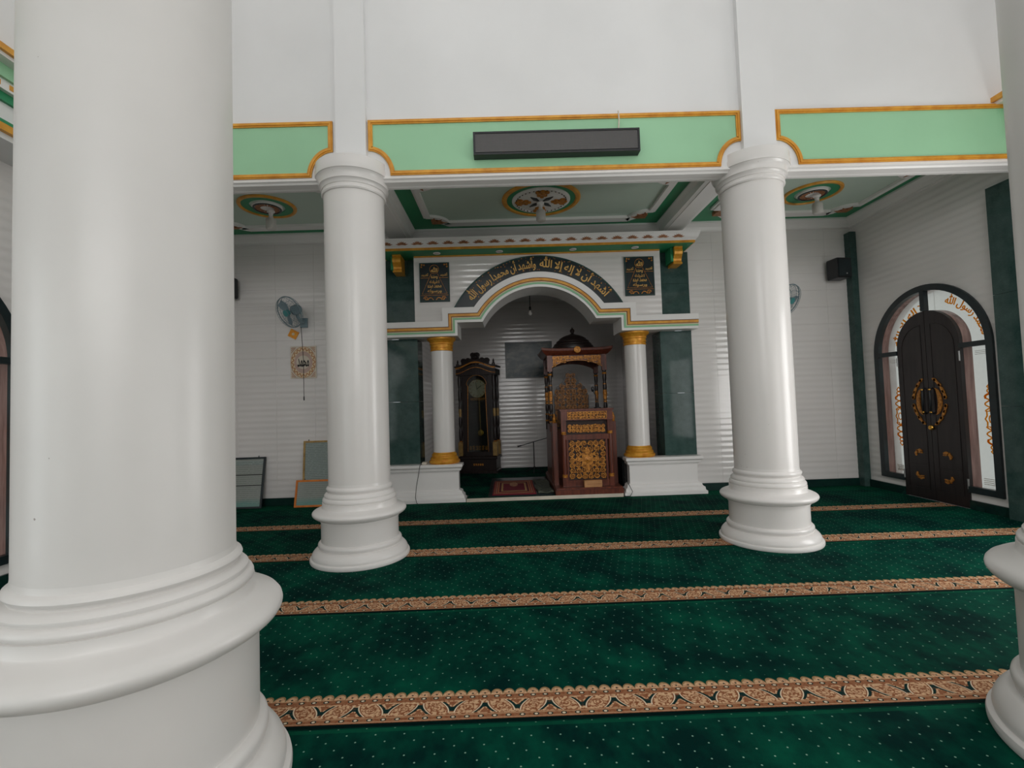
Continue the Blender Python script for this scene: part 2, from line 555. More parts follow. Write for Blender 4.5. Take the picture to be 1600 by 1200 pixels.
    def band(s, path, d0, d1, w0, w1, mp=XZ, closed=False):
        return s.strip(offset_path(path, d0, closed), offset_path(path, d1, closed), w0, w1, mp, closed)
    def build(s, name, mat, parent=None):
        me = bpy.data.meshes.new(name)
        me.from_pydata(s.v, [], s.f)
        me.polygons.foreach_set('use_smooth', s.sm)
        bm = bmesh.new(); bm.from_mesh(me)
        bmesh.ops.recalc_face_normals(bm, faces=bm.faces)
        bm.to_mesh(me); bm.free()
        me.materials.append(M[mat])
        o = bpy.data.objects.new(name, me)
        COL.objects.link(o)
        if parent is not None: o.parent = parent
        return o

def setloc(o, loc):
    """move the mesh origin to loc (world), geometry stays put"""
    o.data.transform(Matrix.Translation(-Vector(loc)))
    o.location = Vector(loc) - (o.parent.location if o.parent else Vector((0, 0, 0)))
    return o

def tag(o, label, cat, group=None):
    o['label'] = label; o['category'] = cat
    if group: o['group'] = group
    return o
def struct(o, label=None):
    o['kind'] = 'structure'
    if label: o['label'] = label
    return o
def thing(name, label, cat, loc=(0, 0, 0), rz=0, group=None):
    o = bpy.data.objects.new(name, None)
    COL.objects.link(o)
    o.empty_display_size = 0.1
    o.location = loc; o.rotation_euler = (0, 0, rz)
    return tag(o, label, cat, group)
def dup(root, loc, rz=None, label=None, mirror=False):
    def cp(o, par):
        c = o.copy(); COL.objects.link(c)
        if par is not None: c.parent = par
        for ch in o.children: cp(ch, c)
        return c
    r = cp(root, None)
    r.location = loc
    if rz is not None: r.rotation_euler = (r.rotation_euler[0], r.rotation_euler[1], rz)
    if label: r['label'] = label
    if mirror: r.scale = (-1, 1, 1)
    return r

def arc(cx, cz, r, a0, a1, n, rz=None):
    rz = rz or r
    return [(cx + r * math.cos(math.radians(a0 + (a1 - a0) * i / n)), cz + rz * math.sin(math.radians(a0 + (a1 - a0) * i / n))) for i in range(n + 1)]

# ------------------------------------------------------------------ helpers: Arabic lettering
FORMS = {  # isolated, final, initial, medial
 'ا': (0xFE8D, 0xFE8E, None, None), 'أ': (0xFE83, 0xFE84, None, None), 'إ': (0xFE87, 0xFE88, None, None),
 'ب': (0xFE8F, 0xFE90, 0xFE91, 0xFE92), 'ح': (0xFEA1, 0xFEA2, 0xFEA3, 0xFEA4), 'د': (0xFEA9, 0xFEAA, None, None),
 'ر': (0xFEAD, 0xFEAE, None, None), 'س': (0xFEB1, 0xFEB2, 0xFEB3, 0xFEB4), 'ش': (0xFEB5, 0xFEB6, 0xFEB7, 0xFEB8),
 'ع': (0xFEC9, 0xFECA, 0xFECB, 0xFECC), 'ك': (0xFED9, 0xFEDA, 0xFEDB, 0xFEDC), 'ل': (0xFEDD, 0xFEDE, 0xFEDF, 0xFEE0),
 'م': (0xFEE1, 0xFEE2, 0xFEE3, 0xFEE4), 'ن': (0xFEE5, 0xFEE6, 0xFEE7, 0xFEE8), 'ه': (0xFEE9, 0xFEEA, 0xFEEB, 0xFEEC),
 'و': (0xFEED, 0xFEEE, None, None), 'ي': (0xFEF1, 0xFEF2, 0xFEF3, 0xFEF4)}
def shape_ar(t):
    out = []
    for word in t.split(' '):
        if word == 'الله': out.append('\uFDF2'); continue
        g = []; i = 0; prev = False
        while i < len(word):
            c = word[i]
            if c == 'ل' and i + 1 < len(word) and word[i + 1] in 'اأإ':
                base = {'ا': 0xFEFB, 'أ': 0xFEF7, 'إ': 0xFEF9}[word[i + 1]]
                g.append(chr(base + (1 if prev else 0))); prev = False; i += 2; continue
            iso, fin, ini, med = FORMS[c]
            nxt = i + 1 < len(word)
            if ini and nxt: g.append(chr(med if prev else ini)); prev = True
            else: g.append(chr(fin if prev else iso)); prev = bool(ini)
            i += 1
        out.append(''.join(reversed(g)))
    return ' '.join(reversed(out))
TXT = {}
def text_geo(t, extrude=0.0):
    """outline mesh of the lettering, scaled so that its height is 1 and x starts at 0 (returns verts, faces, width)"""
    if t in TXT: return TXT[t]
    c = bpy.data.curves.new('lettering', 'FONT'); c.body = shape_ar(t); c.resolution_u = 2; c.extrude = 0.02
    c.space_word = 0.7
    c.offset = 0.018
    o = bpy.data.objects.new('lettering', c); COL.objects.link(o)
    dg = bpy.context.evaluated_depsgraph_get()
    me = bpy.data.meshes.new_from_object(o.evaluated_get(dg))
    vs = [tuple(v.co) for v in me.vertices]; fs = [list(p.vertices) for p in me.polygons]
    bpy.data.objects.remove(o); bpy.data.curves.remove(c); bpy.data.meshes.remove(me)
    x0 = min(v[0] for v in vs); x1 = max(v[0] for v in vs); y0 = min(v[1] for v in vs); y1 = max(v[1] for v in vs)
    h = y1 - y0
    vs = [((v[0] - x0) / h, (v[1] - y0) / h, v[2] / 0.02) for v in vs]
    TXT[t] = (vs, fs, (x1 - x0) / h)
    return TXT[t]
def text_flat(mb, t, cx, cz, wmax, hmax, fn):
    """write t centred on (cx,cz) inside wmax x hmax; fn(u,v,d) maps to 3D, d in -1..1 is the thickness"""
    vs, fs, wd = text_geo(t)
    sz = hmax; sx = min(wmax, wd * hmax * 1.25) / wd
    mb.add([fn(cx - sx * wd / 2 + v[0] * sx, cz - sz / 2 + v[1] * sz, v[2]) for v in vs], fs)

def scrolls(mb, x0, x1, z0, z1, w0, w1, mp=XZ, cell=0.12, wd=0.016, sym=True, seed=1, inside=None):
    """filigree of leafy spirals filling a rectangle, mirrored about its vertical centre line"""
    rnd = random.Random(seed)
    cx = (x0 + x1) / 2
    W, H = (x1 - x0), (z1 - z0)
    half = W / 2 if sym else W
    nx = max(1, round(half / cell)); nz = max(1, round(H / cell))
    sides = (1, -1) if sym else (1,)
    for i in range(nx):
        for k in range(nz):
            ux = (i + 0.5) * half / nx; uz = z0 + (k + 0.5) * H / nz
            R = 0.56 * min(half / nx, H / nz)
            a0 = rnd.random() * 6.28; turn = rnd.choice((-1, 1)); turns = 1.3 + rnd.random() * 0.5
            pts, ws = [], []
            for q in range(15):
                t = q / 14; rr = R * (1 - 0.80 * t); a = a0 + turn * turns * 2 * PI * t
                pts.append((ux + rr * math.cos(a), uz + rr * math.sin(a)))
                ws.append(wd * (0.55 + 0.9 * math.sin(PI * min(1, t * 1.15 + 0.05)) ** 0.8))
            ex, ez = pts[-1]
            for s in sides:
                base = (lambda u: cx + s * u) if sym else (lambda u: x0 + u)
                P = [(base(u), v) for u, v in pts]
                if inside and not inside(base(ux), uz): continue
                mb.ribbon(P, ws, w0, w1, mp)
                mb.prism([(base(ex + wd * 0.8 * math.cos(b * PI / 3)), ez + wd * 0.8 * math.sin(b * PI / 3)) for b in range(6)], w0, w1, mp)
                for lf in range(2):     # small leaves on the stem
                    q = 3 + lf * 4; lx, lz = pts[q]
                    ang = math.atan2(lz - uz, lx - ux) + 0.5 * turn
                    L = R * 0.42
                    tip = (lx + L * math.cos(ang), lz + L * math.sin(ang))
                    nxv, nzv = -math.sin(ang) * wd * 0.7, math.cos(ang) * wd * 0.7
                    mxp = ((lx + tip[0]) / 2, (lz + tip[1]) / 2)
                    mb.prism([(base(lx), lz), (base(mxp[0] + nxv), mxp[1] + nzv), (base(tip[0]), tip[1]), (base(mxp[0] - nxv), mxp[1] - nzv)], w0, w1, mp)
    return mb

# ================================================================== THE ROOM
XL, XR, YB = -4.43, 5.54, 7.35          # side walls, qibla wall
XC = 0.525                              # mihrab axis
YBEAM = 4.607
ZC = 4.20                               # aisle ceiling
ZROOF = 7.2

o = MB().box(XL - 0.3, XR + 0.3, -9.4, 10.8, -0.15, -0.012).build('floor', 'grout'); struct(o, 'concrete floor slab under the green carpets')

# carpets laid in rows
rows = ['nearest green carpet row in front of the viewer, no border in view',
        'green carpet row whose beige border runs between the two nearest columns',
        'green carpet row whose border is second nearest the viewer',
        'green carpet row whose border passes just in front of the two far columns',
        'farthest green carpet row, ending at the mihrab step']
Y0 = 2.209
for k, n in enumerate((-1, 0, 1, 2, 3)):
    y0 = Y0 + 1.2 * n; y1 = y0 + 1.2 if n < 3 else YB
    mb = MB()
    if n < 3: mb.box(XL, XR, 0.0, y1 - y0 - 0.003, -0.012, 0.0)
    else: mb.prism([(XL, 0), (XR, 0), (XR, y1 - y0), (2.985, y1 - y0), (2.985, 7.095 - y0), (-1.935, 7.095 - y0), (-1.935, y1 - y0), (XL, y1 - y0)], -0.012, 0.0, XY)
    c = mb.build('carpet_row', 'carpet'); c.location = (0, y0, -0.0015)
    tag(c, rows[k], 'carpet', 'prayer carpet rows')
c = MB().box(XL, XR, -9.1, Y0 - 1.2 - 0.003, -0.012, 0.0).build('floor', 'carpet_plain')
struct(c, 'plain green carpet behind the viewer')

# ---- tiles: one wave-relief tile mesh for each size, shared by all tiles of that size
TILES = {}
def tile_mesh(wd, ht):
    key = (round(wd, 3), round(ht, 3))
    if key in TILES: return TILES[key]
    per = 0.09; n = max(3, round(ht / per * 6))
    prof = [(-0.002, 0.004)]
    mb = MB(); vs, fs = [], []
    zs = [ht * i / n for i in range(n + 1)]
    for z in zs:
        y = -0.009 - 0.0016 * math.sin(2 * PI * z / per)
        vs += [(0.0, y, z), (wd, y, z)]
    for i in range(n): fs.append([2 * i, 2 * i + 1, 2 * i + 3, 2 * i + 2])
    mb.add(vs, fs, True)
    Lp = [vs[2 * i] for i in range(n + 1)]; Rp = [vs[2 * i + 1] for i in range(n + 1)]
    mb.add(Lp + [(0, 0, ht), (0, 0, 0)], [list(range(n + 3))])
    mb.add(Rp + [(wd, 0, ht), (wd, 0, 0)], [list(range(n + 2, -1, -1))])
    mb.add([Lp[0], Rp[0], (wd, 0, 0), (0, 0, 0)], [[3, 2, 1, 0]])
    mb.add([Lp[-1], Rp[-1], (wd, 0, ht), (0, 0, ht)], [[0, 1, 2, 3]])
    me = bpy.data.meshes.new('tile'); me.from_pydata(mb.v, [], mb.f); me.polygons.foreach_set('use_smooth', mb.sm)
    me.materials.append(M['tile'])
    TILES[key] = me
    return me
def tile_wall(parent, x0, x1, z0, z1, y, tw=0.60, th=0.27, shift=0.0):
    g = 0.002
    z = z0
    while z < z1 - 0.01:
        h = min(th, z1 - z)
        x = x0 - shift
        while x < x1 - 0.01:
            a = max(x, x0); b = min(x + tw, x1)
            if b - a > 0.02:
                t = bpy.data.objects.new('tile', tile_mesh(b - a - g, h - g))
                COL.objects.link(t); t.location = (a, y, z); t.parent = parent
            x += tw
        z += th

# qibla wall
wall_bl = struct(MB().box(XL - 0.2, -1.862, YB, YB + 0.35, -0.012, ZC + 0.2).build('wall_back_left', 'tile'), 'white tiled qibla wall left of the mihrab')
wall_br = struct(MB().box(2.912, XR + 0.25, YB, YB + 0.35, -0.012, ZC + 0.2).build('wall_back_right', 'tile'), 'white tiled qibla wall right of the mihrab')
struct(MB().box(-1.862, 2.912, YB, YB + 0.25, 3.75, ZC + 0.2).build('wall_back_top', 'tile'), 'strip of qibla wall above the canopy')
tile_wall(wall_bl, XL, -1.864, 0.115, 4.06, YB, shift=0.35)
tile_wall(wall_br, 2.914, 5.44, 0.115, 4.06, YB, shift=0.2)
o = MB().box(XL, -1.86, YB - 0.025, YB, 0, 0.113).build('baseboard_back', 'baseboard'); struct(o)
o = MB().box(2.97, 5.44, YB - 0.025, YB, 0, 0.113).build('baseboard_back', 'baseboard'); struct(o)

# niche behind the mihrab arch
YN = 10.4; ZNF = 0.04
nb = MB().box(-1.75, 2.80, YN, YN + 0.2, -0.1, 3.9)
wall_niche = struct(nb.build('wall_niche', 'tile'), 'tiled rear wall of the mihrab niche')
tile_wall(wall_niche, -1.52, 2.57, ZNF + 0.0, 3.70, YN, shift=0.25)
o = MB().box(-1.75, -1.52, 7.70, YN, -0.1, 3.9).build('wall_niche_left', 'tile_wave'); struct(o)
o = MB().box(2.57, 2.80, 7.70, YN, -0.1, 3.9).build('wall_niche_right', 'tile_wave'); struct(o)
o = MB().box(-1.75, 2.80, 7.60, YN + 0.2, 3.7, 3.9).build('ceiling_niche', 'white_wall'); struct(o)
c = MB().prism([(-0.655, 7.13), (1.705, 7.13), (1.705, 7.71), (2.57, 7.71), (2.57, YN), (-1.52, YN), (-1.52, 7.71), (-0.655, 7.71)], -0.012, ZNF, XY).build('niche_carpet', 'carpet_plain'); tag(c, 'dark green carpet covering the raised mihrab floor', 'carpet')
o = MB().box(-0.66, 1.70, 7.112, 7.128, -0.012, ZNF + 0.006).build('trim_1', 'paper'); struct(o, 'pale edging strip along the mihrab step')

# right wall with the arched door
DY, DZ, DR = 6.115, 1.97, 0.845         # arch centre and outer radius of the frame
def side_wall(name, x0, x1, dy, y_lo, y_hi, ztop):
    mb = MB()
    mb.box(x0, x1, dy + DR, y_hi, -0.012, ztop)
    mb.box(x0, x1, y_lo, dy - DR, -0.012, ztop)
    a = arc(dy, DZ, DR, 180, 0, 32)
    mb.strip(a, [(u, ztop) for u, v in a], x0, x1, YZ)
    for ya, yb in ((dy - DR, dy - 0.46), (dy + 0.46, dy + DR)):
        mb.box(x0, x1, ya, yb, -0.012, 0.20)
    return struct(mb.build(name, 'tile_wave'))
side_wall('wall_right', XR, XR + 0.25, DY, 4.3, YB, ZC + 0.2)
mb = MB()
for q in ((2.2, 2.5, -0.012, 4.4), (4.0, 4.3, -0.012, 4.4), (2.5, 4.0, -0.012, 0.25), (2.5, 4.0, 2.75, 4.4)): mb.box(XR, XR + 0.25, *q)
struct(mb.build('wall_right_nave', 'tile_wave'))
side_wall('wall_left', XL - 0.25, XL, 3.46, 2.2, 4.7, ZC + 0.2)
struct(MB().box(XL - 0.25, XL, 4.7, YB, -0.012, ZC + 0.2).build('wall_left_aisle', 'tile_wave'))
for nm, x0, x1, ys in (('baseboard_right', XR - 0.025, XR, ((2.2, 4.43), (5.185, 5.655), (6.585, 7.22))), ('baseboard_left', XL, XL + 0.025, ((2.2, 3.0), (3.92, 7.32)))):
    for ya, yb in ys:
        struct(MB().box(x0, x1, ya, yb, 0, 0.11).build(nm, 'baseboard'))

# dark green granite pilasters on the right wall
o = MB().box(5.44, XR - 0.0015, 7.22, YB - 0.0015, 0, 3.965).build('granite_pilaster', 'granite')
tag(o, 'narrow dark green pilaster in the corner behind the wall speaker', 'pilaster')
pl = thing('granite_pilaster', 'broad dark green pilaster on the right wall under the end of the beam', 'pilaster', (XR - 0.03, 4.81, 0))
for z0, z1 in ((0, 1.24), (1.243, 2.48), (2.483, 3.695)):
    setloc(MB().box(XR - 0.06, XR - 0.0015, 4.44, 5.18, z0, z1).build('slab', 'granite', pl), (XR - 0.03, 4.81, 0))

# ---- beam and upper wall between nave and aisle
ub = MB()
ub.box(-4.05, 5.22, YBEAM, YBEAM + 0.19, 3.75, ZROOF)
ub.box(XL, -4.05, YBEAM, YBEAM + 0.19, 3.75, ZC + 0.3)
ub.box(5.22, XR, YBEAM, YBEAM + 0.19, 3.75, ZC + 0.3)
wall_upper = struct(ub.build('wall_upper', 'white_wall'), 'white upper wall above the green beam panels')
tr = MB()
tr.loft([(XL, XR, YBEAM - 0.004, YBEAM + 0.20, 3.752), (XL, XR, YBEAM - 0.004, YBEAM + 0.20, 3.725), (XL, XR, YBEAM + 0.018, YBEAM + 0.18, 3.715),
         (XL, XR, YBEAM + 0.03, YBEAM + 0.165, 3.700), (XL, XR, YBEAM + 0.11, YBEAM + 0.165, 3.694), (XL, XR, YBEAM + 0.13, YBEAM + 0.165, 3.688)])
o = tr.build('trim_2', 'white_trim'); struct(o, 'white moulded underside of the beam')
# green panels with gold mouldings, corners cut back around the capitals
ZT, ZB = 4.318, 3.752
def qarc(cx, sgn, n=12):   # from the vertical edge down to the bottom edge
    return [(cx + sgn * 0.215 * math.sin(PI / 2 * i / n), ZB + 0.255 * math.cos(PI / 2 * i / n)) for i in range(n + 1)]
pan = []
L = [(-1.303, ZT)] + qarc(-1.303, 1)
R = [(2.430, ZT)] + qarc(2.430, -1)
pan.append((L + R[::-1], 'green panel over the central bay'))
R2 = [(-1.655, ZT)] + qarc(-1.655, -1)
pan.append(([(-4.04, ZT), (-4.04, ZB)] + R2[::-1], 'green panel over the left bay'))
L3 = [(2.785, ZT)] + qarc(2.785, 1)
pan.append((L3 + [(5.21, ZB), (5.21, ZT)], 'green panel over the right bay'))
for poly, lb in pan:
    p = MB().prism(poly, YBEAM - 0.006, YBEAM + 0.004).build('panel', 'pale_green', wall_upper); p['label'] = lb
    m = MB()
    m.band(poly, 0.0, 0.045, YBEAM - 0.018, YBEAM, closed=True)
    m.band(poly, 0.012, 0.030, YBEAM - 0.027, YBEAM - 0.018, closed=True)
    m.build('moulding', 'gold_line', p)
# square piers above the capitals
for cx, hw_ in ((-1.462, 0.148), (2.592, 0.164)):
    o = MB().box(cx - hw_, cx + hw_, YBEAM - 0.06, YBEAM, 3.80, ZROOF).build('pier', 'white_wall', wall_upper)

# side beams of the nave and the walls over them
def side_beam(name, xf, s, xw):
    """xf: face towards the nave, s: direction into the wall (+1 right / -1 left)"""
    y0, y1 = -9.2, YBEAM
    mb = MB(); a, b = sorted((xf, xw))
    mb.box(a, b, y0, y1, 3.75, 4.385)
    xr0, xr1 = sorted((xf, xf + s * 0.25))
    mb.box(xr0, xr1, y0, y1, 4.385, ZROOF)
    root = struct(mb.build(name, 'white_wall'))
    for z0, z1, out, mt, nm in ((4.335, 4.385, 0.22, 'gold_line', 'moulding'), (4.305, 4.335, 0.19, 'white_trim', 'moulding'), (4.20, 4.305, 0.10, 'pale_green', 'moulding'),
                                (4.12, 4.20, 0.07, 'white_trim', 'moulding'), (4.05, 4.12, 0.03, 'dark_green', 'moulding'), (3.86, 3.90, 0.02, 'dark_green', 'moulding'), (3.80, 3.86, 0.04, 'gold_line', 'moulding')):
        x0, x1 = sorted((xf, xf - s * out))
        MB().box(x0, x1, y0, y1, z0, z1).build(nm, mt, root)
    y = 4.3
    while y > 2.6:
        x0, x1 = sorted((xf - s * 0.07, xf - s * 0.075))
        MB().box(x0, x1, y - 0.045, y + 0.045, 4.14, 4.18).build('dentil', 'gold_line', root)
        y -= 0.16
    return root
side_beam('wall_left_upper', -4.05, -1, XL)
side_beam('wall_right_upper', 5.22, 1, XR)
for nm, x0, x1 in (('wall_left_rear', XL - 0.25, XL), ('wall_right_rear', XR, XR + 0.25)):
    mb = MB()
    for ya, yb in ((-9.2, -3.6), (-2.2, -0.9), (0.5, 2.2)): mb.box(x0, x1, ya, yb, -0.012, 3.75)
    for ya, yb in ((-3.6, -2.2), (-0.9, 0.5)): mb.box(x0, x1, ya, yb, 2.7, 3.75); mb.box(x0, x1, ya, yb, -0.012, 0.2)
    struct(mb.build(nm, 'tile_wave'))
struct(MB().box(XL - 0.25, XR + 0.25, -9.4, -9.2, -0.012, ZROOF).build('wall_rear', 'white_wall'))
o = MB().box(-4.7, 5.8, -9.4, YBEAM + 0.2, ZROOF, ZROOF + 0.15).build('ceiling_nave', 'white_wall'); struct(o)

# ---- aisle ceiling with three trays
cl = struct(MB().box(XL, XR, YBEAM + 0.19, YB + 0.1, ZC, ZC + 0.15).build('ceiling', 'dark_green'), 'green aisle ceiling with pale tray panels')
for x0, x1 in ((-1.76, -1.40), (2.47, 2.82)):
    MB().loft([(x0 - 0.05, x1 + 0.05, 4.79, YB, ZC), (x0 - 0.05, x1 + 0.05, 4.79, YB, ZC - 0.02), (x0 - 0.015, x1 + 0.015, 4.79, YB, ZC - 0.05),
               (x0, x1, 4.79, YB, ZC - 0.07), (x0 + 0.01, x1 - 0.01, 4.79, YB, ZC - 0.14), (x0 + 0.06, x1 - 0.06, 4.79, YB, ZC - 0.15), (x0 + 0.065, x1 - 0.065, 4.79, YB, ZC - 0.157)]).build('cross_beam', 'white_trim', cl)
cr = MB()
prof = [(0.0, 0.0), (0.13, 0.0), (0.13, -0.025), (0.10, -0.035), (0.055, -0.07), (0.03, -0.11), (0.03, -0.13), (0.0, -0.14)]
for a, b, fn in ((XL, XR, lambda d, t, z: (t, YB - d, ZC + z)), (4.79, YB, lambda d, t, z: (XR - d, t, ZC + z)), (4.79, YB, lambda d, t, z: (XL + d, t, ZC + z))):
    n = len(prof)
    vs = [fn(d, a, z) for d, z in prof] + [fn(d, b, z) for d, z in prof]
    cr.add(vs, [[i, (i + 1) % n, n + (i + 1) % n, n + i] for i in range(n)] + [list(range(n)), list(range(2 * n - 1, n - 1, -1))])
o = cr.build('trim_3', 'white_trim'); struct(o, 'white crown moulding round the aisle ceiling')

def tray(x0, x1, y0, y1):
    cx, cy = (x0 + x1) / 2, (y0 + y1) / 2
    q = 0.26
    def conc(px, py, sx, sy):      # concave corner, running from the x side to the y side
        pts = [(px + sx * (q + 0.05), py), (px + sx * q, py + sy * 0.0)]
        for i in range(0, 9):
            a = PI / 2 * i / 8
            pts.append((px + sx * (q * math.cos(a)), py + sy * (q * math.sin(a))))
        return pts[1:]
    path = conc(x0, y0, 1, 1)[::-1][::-1]
    path = []
    path += conc(x0, y0, 1, 1)
    path += conc(x0, y1, 1, -1)[::-1]
    path += conc(x1, y1, -1, -1)
    path += conc(x1, y0, -1, 1)[::-1]
    p = MB().prism(path, ZC - 0.012, ZC, XY).build('tray_panel', 'sage', cl)
    m = MB()
    m.band(path, -0.03, 0.035, ZC - 0.05, ZC, XY, closed=True)
    m.band(path, 0.035, 0.07, ZC - 0.03, ZC, XY, closed=True)
    m.build('moulding', 'white_trim', p)
    for px, py, sx, sy in ((x0, y0, 1, 1), (x0, y1, 1, -1), (x1, y1, -1, -1), (x1, y0, -1, 1)):
        orn = MB()
        for k in range(3):
            a = math.radians(15 + 30 * k); r = 0.235
            bx, by = px + sx * 0.03, py + sy * 0.03
            tip = (bx + sx * r * math.cos(a), by + sy * r * math.sin(a))
            nx, ny = -sy * math.sin(a) * 0.035 * sx, sx * math.cos(a) * 0.035 * sy
            nx, ny = -math.sin(a) * 0.035, math.cos(a) * 0.035
            mid = (bx + sx * r * 0.55 * math.cos(a), by + sy * r * 0.55 * math.sin(a))
            orn.prism([(bx, by), (mid[0] + sx * nx, mid[1] + sy * ny), tip, (mid[0] - sx * nx, mid[1] - sy * ny)], ZC - 0.055, ZC, XY)
        orn.build('corner_leaf', 'leaf_brown', p)
tray(-1.06, 2.17, 5.55, 6.93)
tray(-4.05, -2.10, 5.55, 6.90)
tray(3.12, 5.20, 5.55, 6.93)

# medallions
def medallion(x, y, r, label, big):
    t = thing('ceiling_medallion', label, 'medallion', (x, y, ZC - 0.012), 0, 'round medallions on the aisle ceiling')
    MB().lathe([(r, 0), (r, -0.012), (r * 0.97, -0.026), (r * 0.90, -0.026), (r * 0.87, -0.012), (r * 0.87, 0)], 64, cap=False).build('gold_ring', 'gold_line', t)
    MB().lathe([(r * 0.88, 0), (r * 0.88, -0.010), (r * 0.60, -0.010), (r * 0.60, 0)], 64, cap=False).build('green_ring', 'dark_green', t)
    k = 0.74 if big else 0.52
    MB().lathe([(r * k, 0), (r * k, -0.022), (r * k * 0.95, -0.034), (r * k * 0.88, -0.034), (r * k * 0.84, -0.022), (r * k * 0.80, -0.03), (r * 0.02, -0.03)], 64).build('rosette', 'white_trim', t)
    if big:
        d = MB()
        for i in range(36):
            a = 2 * PI * i / 36; rr = r * k * 0.86
            cx, cy = rr * math.cos(a), rr * math.sin(a)
            d.prism([(cx + 0.008 * math.cos(b * PI / 3), cy + 0.008 * math.sin(b * PI / 3)) for b in range(6)], -0.040, -0.030, XY)
        d.build('bead_ring', 'ebony', t)['kind'] = 'stuff'
        for i in range(4):
            a = PI / 2 * i
            f = MB()
            for jx, jy, jr in ((0.47, 0, 0.10), (0.54, 0.10, 0.075), (0.54, -0.10, 0.075), (0.61, 0.0, 0.06), (0.38, 0.07, 0.06), (0.38, -0.07, 0.06), (0.30, 0.0, 0.05)):
                cx = r * (jx * math.cos(a) - jy * math.sin(a)); cy = r * (jx * math.sin(a) + jy * math.cos(a))
                f.lathe([(r * jr, -0.03), (r * jr, -0.045), (r * jr * 0.5, -0.052), (0.001, -0.054)], 12, (cx, cy, 0))
            f.build('flower', 'gold_leaf', t)
            g = MB(); a2 = a + PI / 4
            tip = (r * 0.40 * math.cos(a2), r * 0.40 * math.sin(a2)); nx, ny = -math.sin(a2) * r * 0.06, math.cos(a2) * r * 0.06
            mid = (tip[0] * 0.55, tip[1] * 0.55)
            g.prism([(0.03 * math.cos(a2), 0.03 * math.sin(a2)), (mid[0] + nx, mid[1] + ny), tip, (mid[0] - nx, mid[1] - ny)], -0.042, -0.03, XY)
            g.build('leaf', 'black_frame', t)
    else:
        MB().lathe([(r * 0.49, -0.03), (r * 0.49, -0.042), (r * 0.43, -0.042), (r * 0.43, -0.03)], 48, cap=False).build('dark_ring', 'black_frame', t)
        f = MB()
        for i in range(20):
            a = 2 * PI * i / 20
            p = [(r * 0.26, -0.28), (r * 0.42, -0.36), (r * 0.42, 0.36), (r * 0.26, 0.28)]
            f.prism([(rr * math.cos(a + da * 0.26), rr * math.sin(a + da * 0.26)) for rr, da in ((r * 0.24, -0.40), (r * 0.41, -0.42), (r * 0.41, 0.42), (r * 0.24, 0.40))], -0.038, -0.03, XY)
        f.build('petal_ring', 'leaf_brown', t)['kind'] = 'stuff'
    return t
medallion(0.54, 6.24, 0.53, 'large gold-rimmed medallion with flowers on the central ceiling tray', True)
medallion(-3.12, 6.21, 0.36, 'small gold-rimmed medallion on the left ceiling tray', False)
medallion(4.25, 6.27, 0.36, 'small gold-rimmed medallion on the right ceiling tray', False)
def lamp(x, y, label):
    t = thing('ceiling_lamp', label, 'lamp', (x, y, ZC - 0.066), 0, 'bulbs hanging under the medallions')
    MB().lathe([(0.05, 0), (0.05, -0.015), (0.03, -0.03), (0.024, -0.07), (0.03, -0.08), (0.03, -0.105)], 20).build('holder', 'white_trim', t)
    MB().lathe([(0.034, -0.10), (0.056, -0.108), (0.064, -0.122), (0.064, -0.238), (0.056, -0.252), (0.03, -0.258)], 24).build('bulb', 'frost', t)
lamp(0.53, 6.22, 'white cylindrical bulb under the large central medallion')
lamp(-3.09, 6.24, 'white cylindrical bulb under the left medallion')
lamp(4.29, 6.24, 'white cylindrical bulb under the right medallion')

# ================================================================== COLUMNS
PROF = [(.466, 0), (.470, .008), (.471, .022), (.468, .034), (.460, .040), (.450, .041), (.452, .054), (.449, .070), (.441, .086), (.430, .100), (.417, .113), (.405, .121), (.397, .124), (.384, .125), (.386, .134), (.392, .146), (.394, .158), (.391, .170), (.383, .179), (.372, .184),
        (.365, .185), (.365, .376), (.370, .377), (.370, .386), (.378, .387), (.378, .399), (.388, .401), (.402, .408), (.420, .417), (.435, .429), (.443, .441), (.445, .452), (.442, .463), (.432, .474),
        (.412, .484), (.388, .493), (.368, .500), (.357, .504), (.353, .512), (.352, .556), (.344, .557), (.349, .566), (.350, .578), (.346, .591), (.338, .600), (.330, .603), (.333, .612), (.332, .624), (.324, .636), (.313, .644), (.302, .648), (.304, .660),
        (.310, .668), (.314, .680), (.311, .692), (.303, .701), (.2955, .708), (.2934, .735)]
CAP = [(.2934, 3.560), (.2934, 3.566), (.308, 3.567), (.315, 3.580), (.313, 3.592), (.304, 3.600), (.304, 3.622), (.312, 3.623), (.316, 3.640), (.326, 3.654), (.336, 3.660), (.338, 3.661), (.338, 3.690), (.344, 3.712), (.354, 3.730), (.364, 3.740), (.358, 3.741), (.368, 3.742), (.372, 3.766), (.372, 3.796), (.364, 3.797), (.366, 3.798), (.366, 3.868), (.362, 3.872)]
def zmap(z):
    ks = [(0, 0), (.19, .25), (.385, .60), (.452, .6775), (.504, .745), (.557, .79), (.683, .89), (.735, .93)]
    for (a, b), (c, d) in zip(ks, ks[1:]):
        if z <= c: return b + (d - b) * (z - a) / (c - a)
    return z
def column(x, y, near, label):
    t = thing('column', label, 'column', (x, y, 0), 0, 'white round columns')
    s = 1.112 if near else 1.0
    pm = 'dimmed_worn_white' if near else 'white_gloss'
    base = [(r * s, zmap(z) if near else z) for r, z in PROF]
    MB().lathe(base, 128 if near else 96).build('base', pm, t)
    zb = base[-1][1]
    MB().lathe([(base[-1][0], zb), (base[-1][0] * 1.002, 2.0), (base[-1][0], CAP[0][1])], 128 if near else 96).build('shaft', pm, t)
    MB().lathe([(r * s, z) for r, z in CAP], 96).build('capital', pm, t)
    if near:
        MB().box(-0.17, 0.17, -0.17, 0.17, CAP[-1][1], ZROOF - 0.002).build('pier', 'white_wall', t)
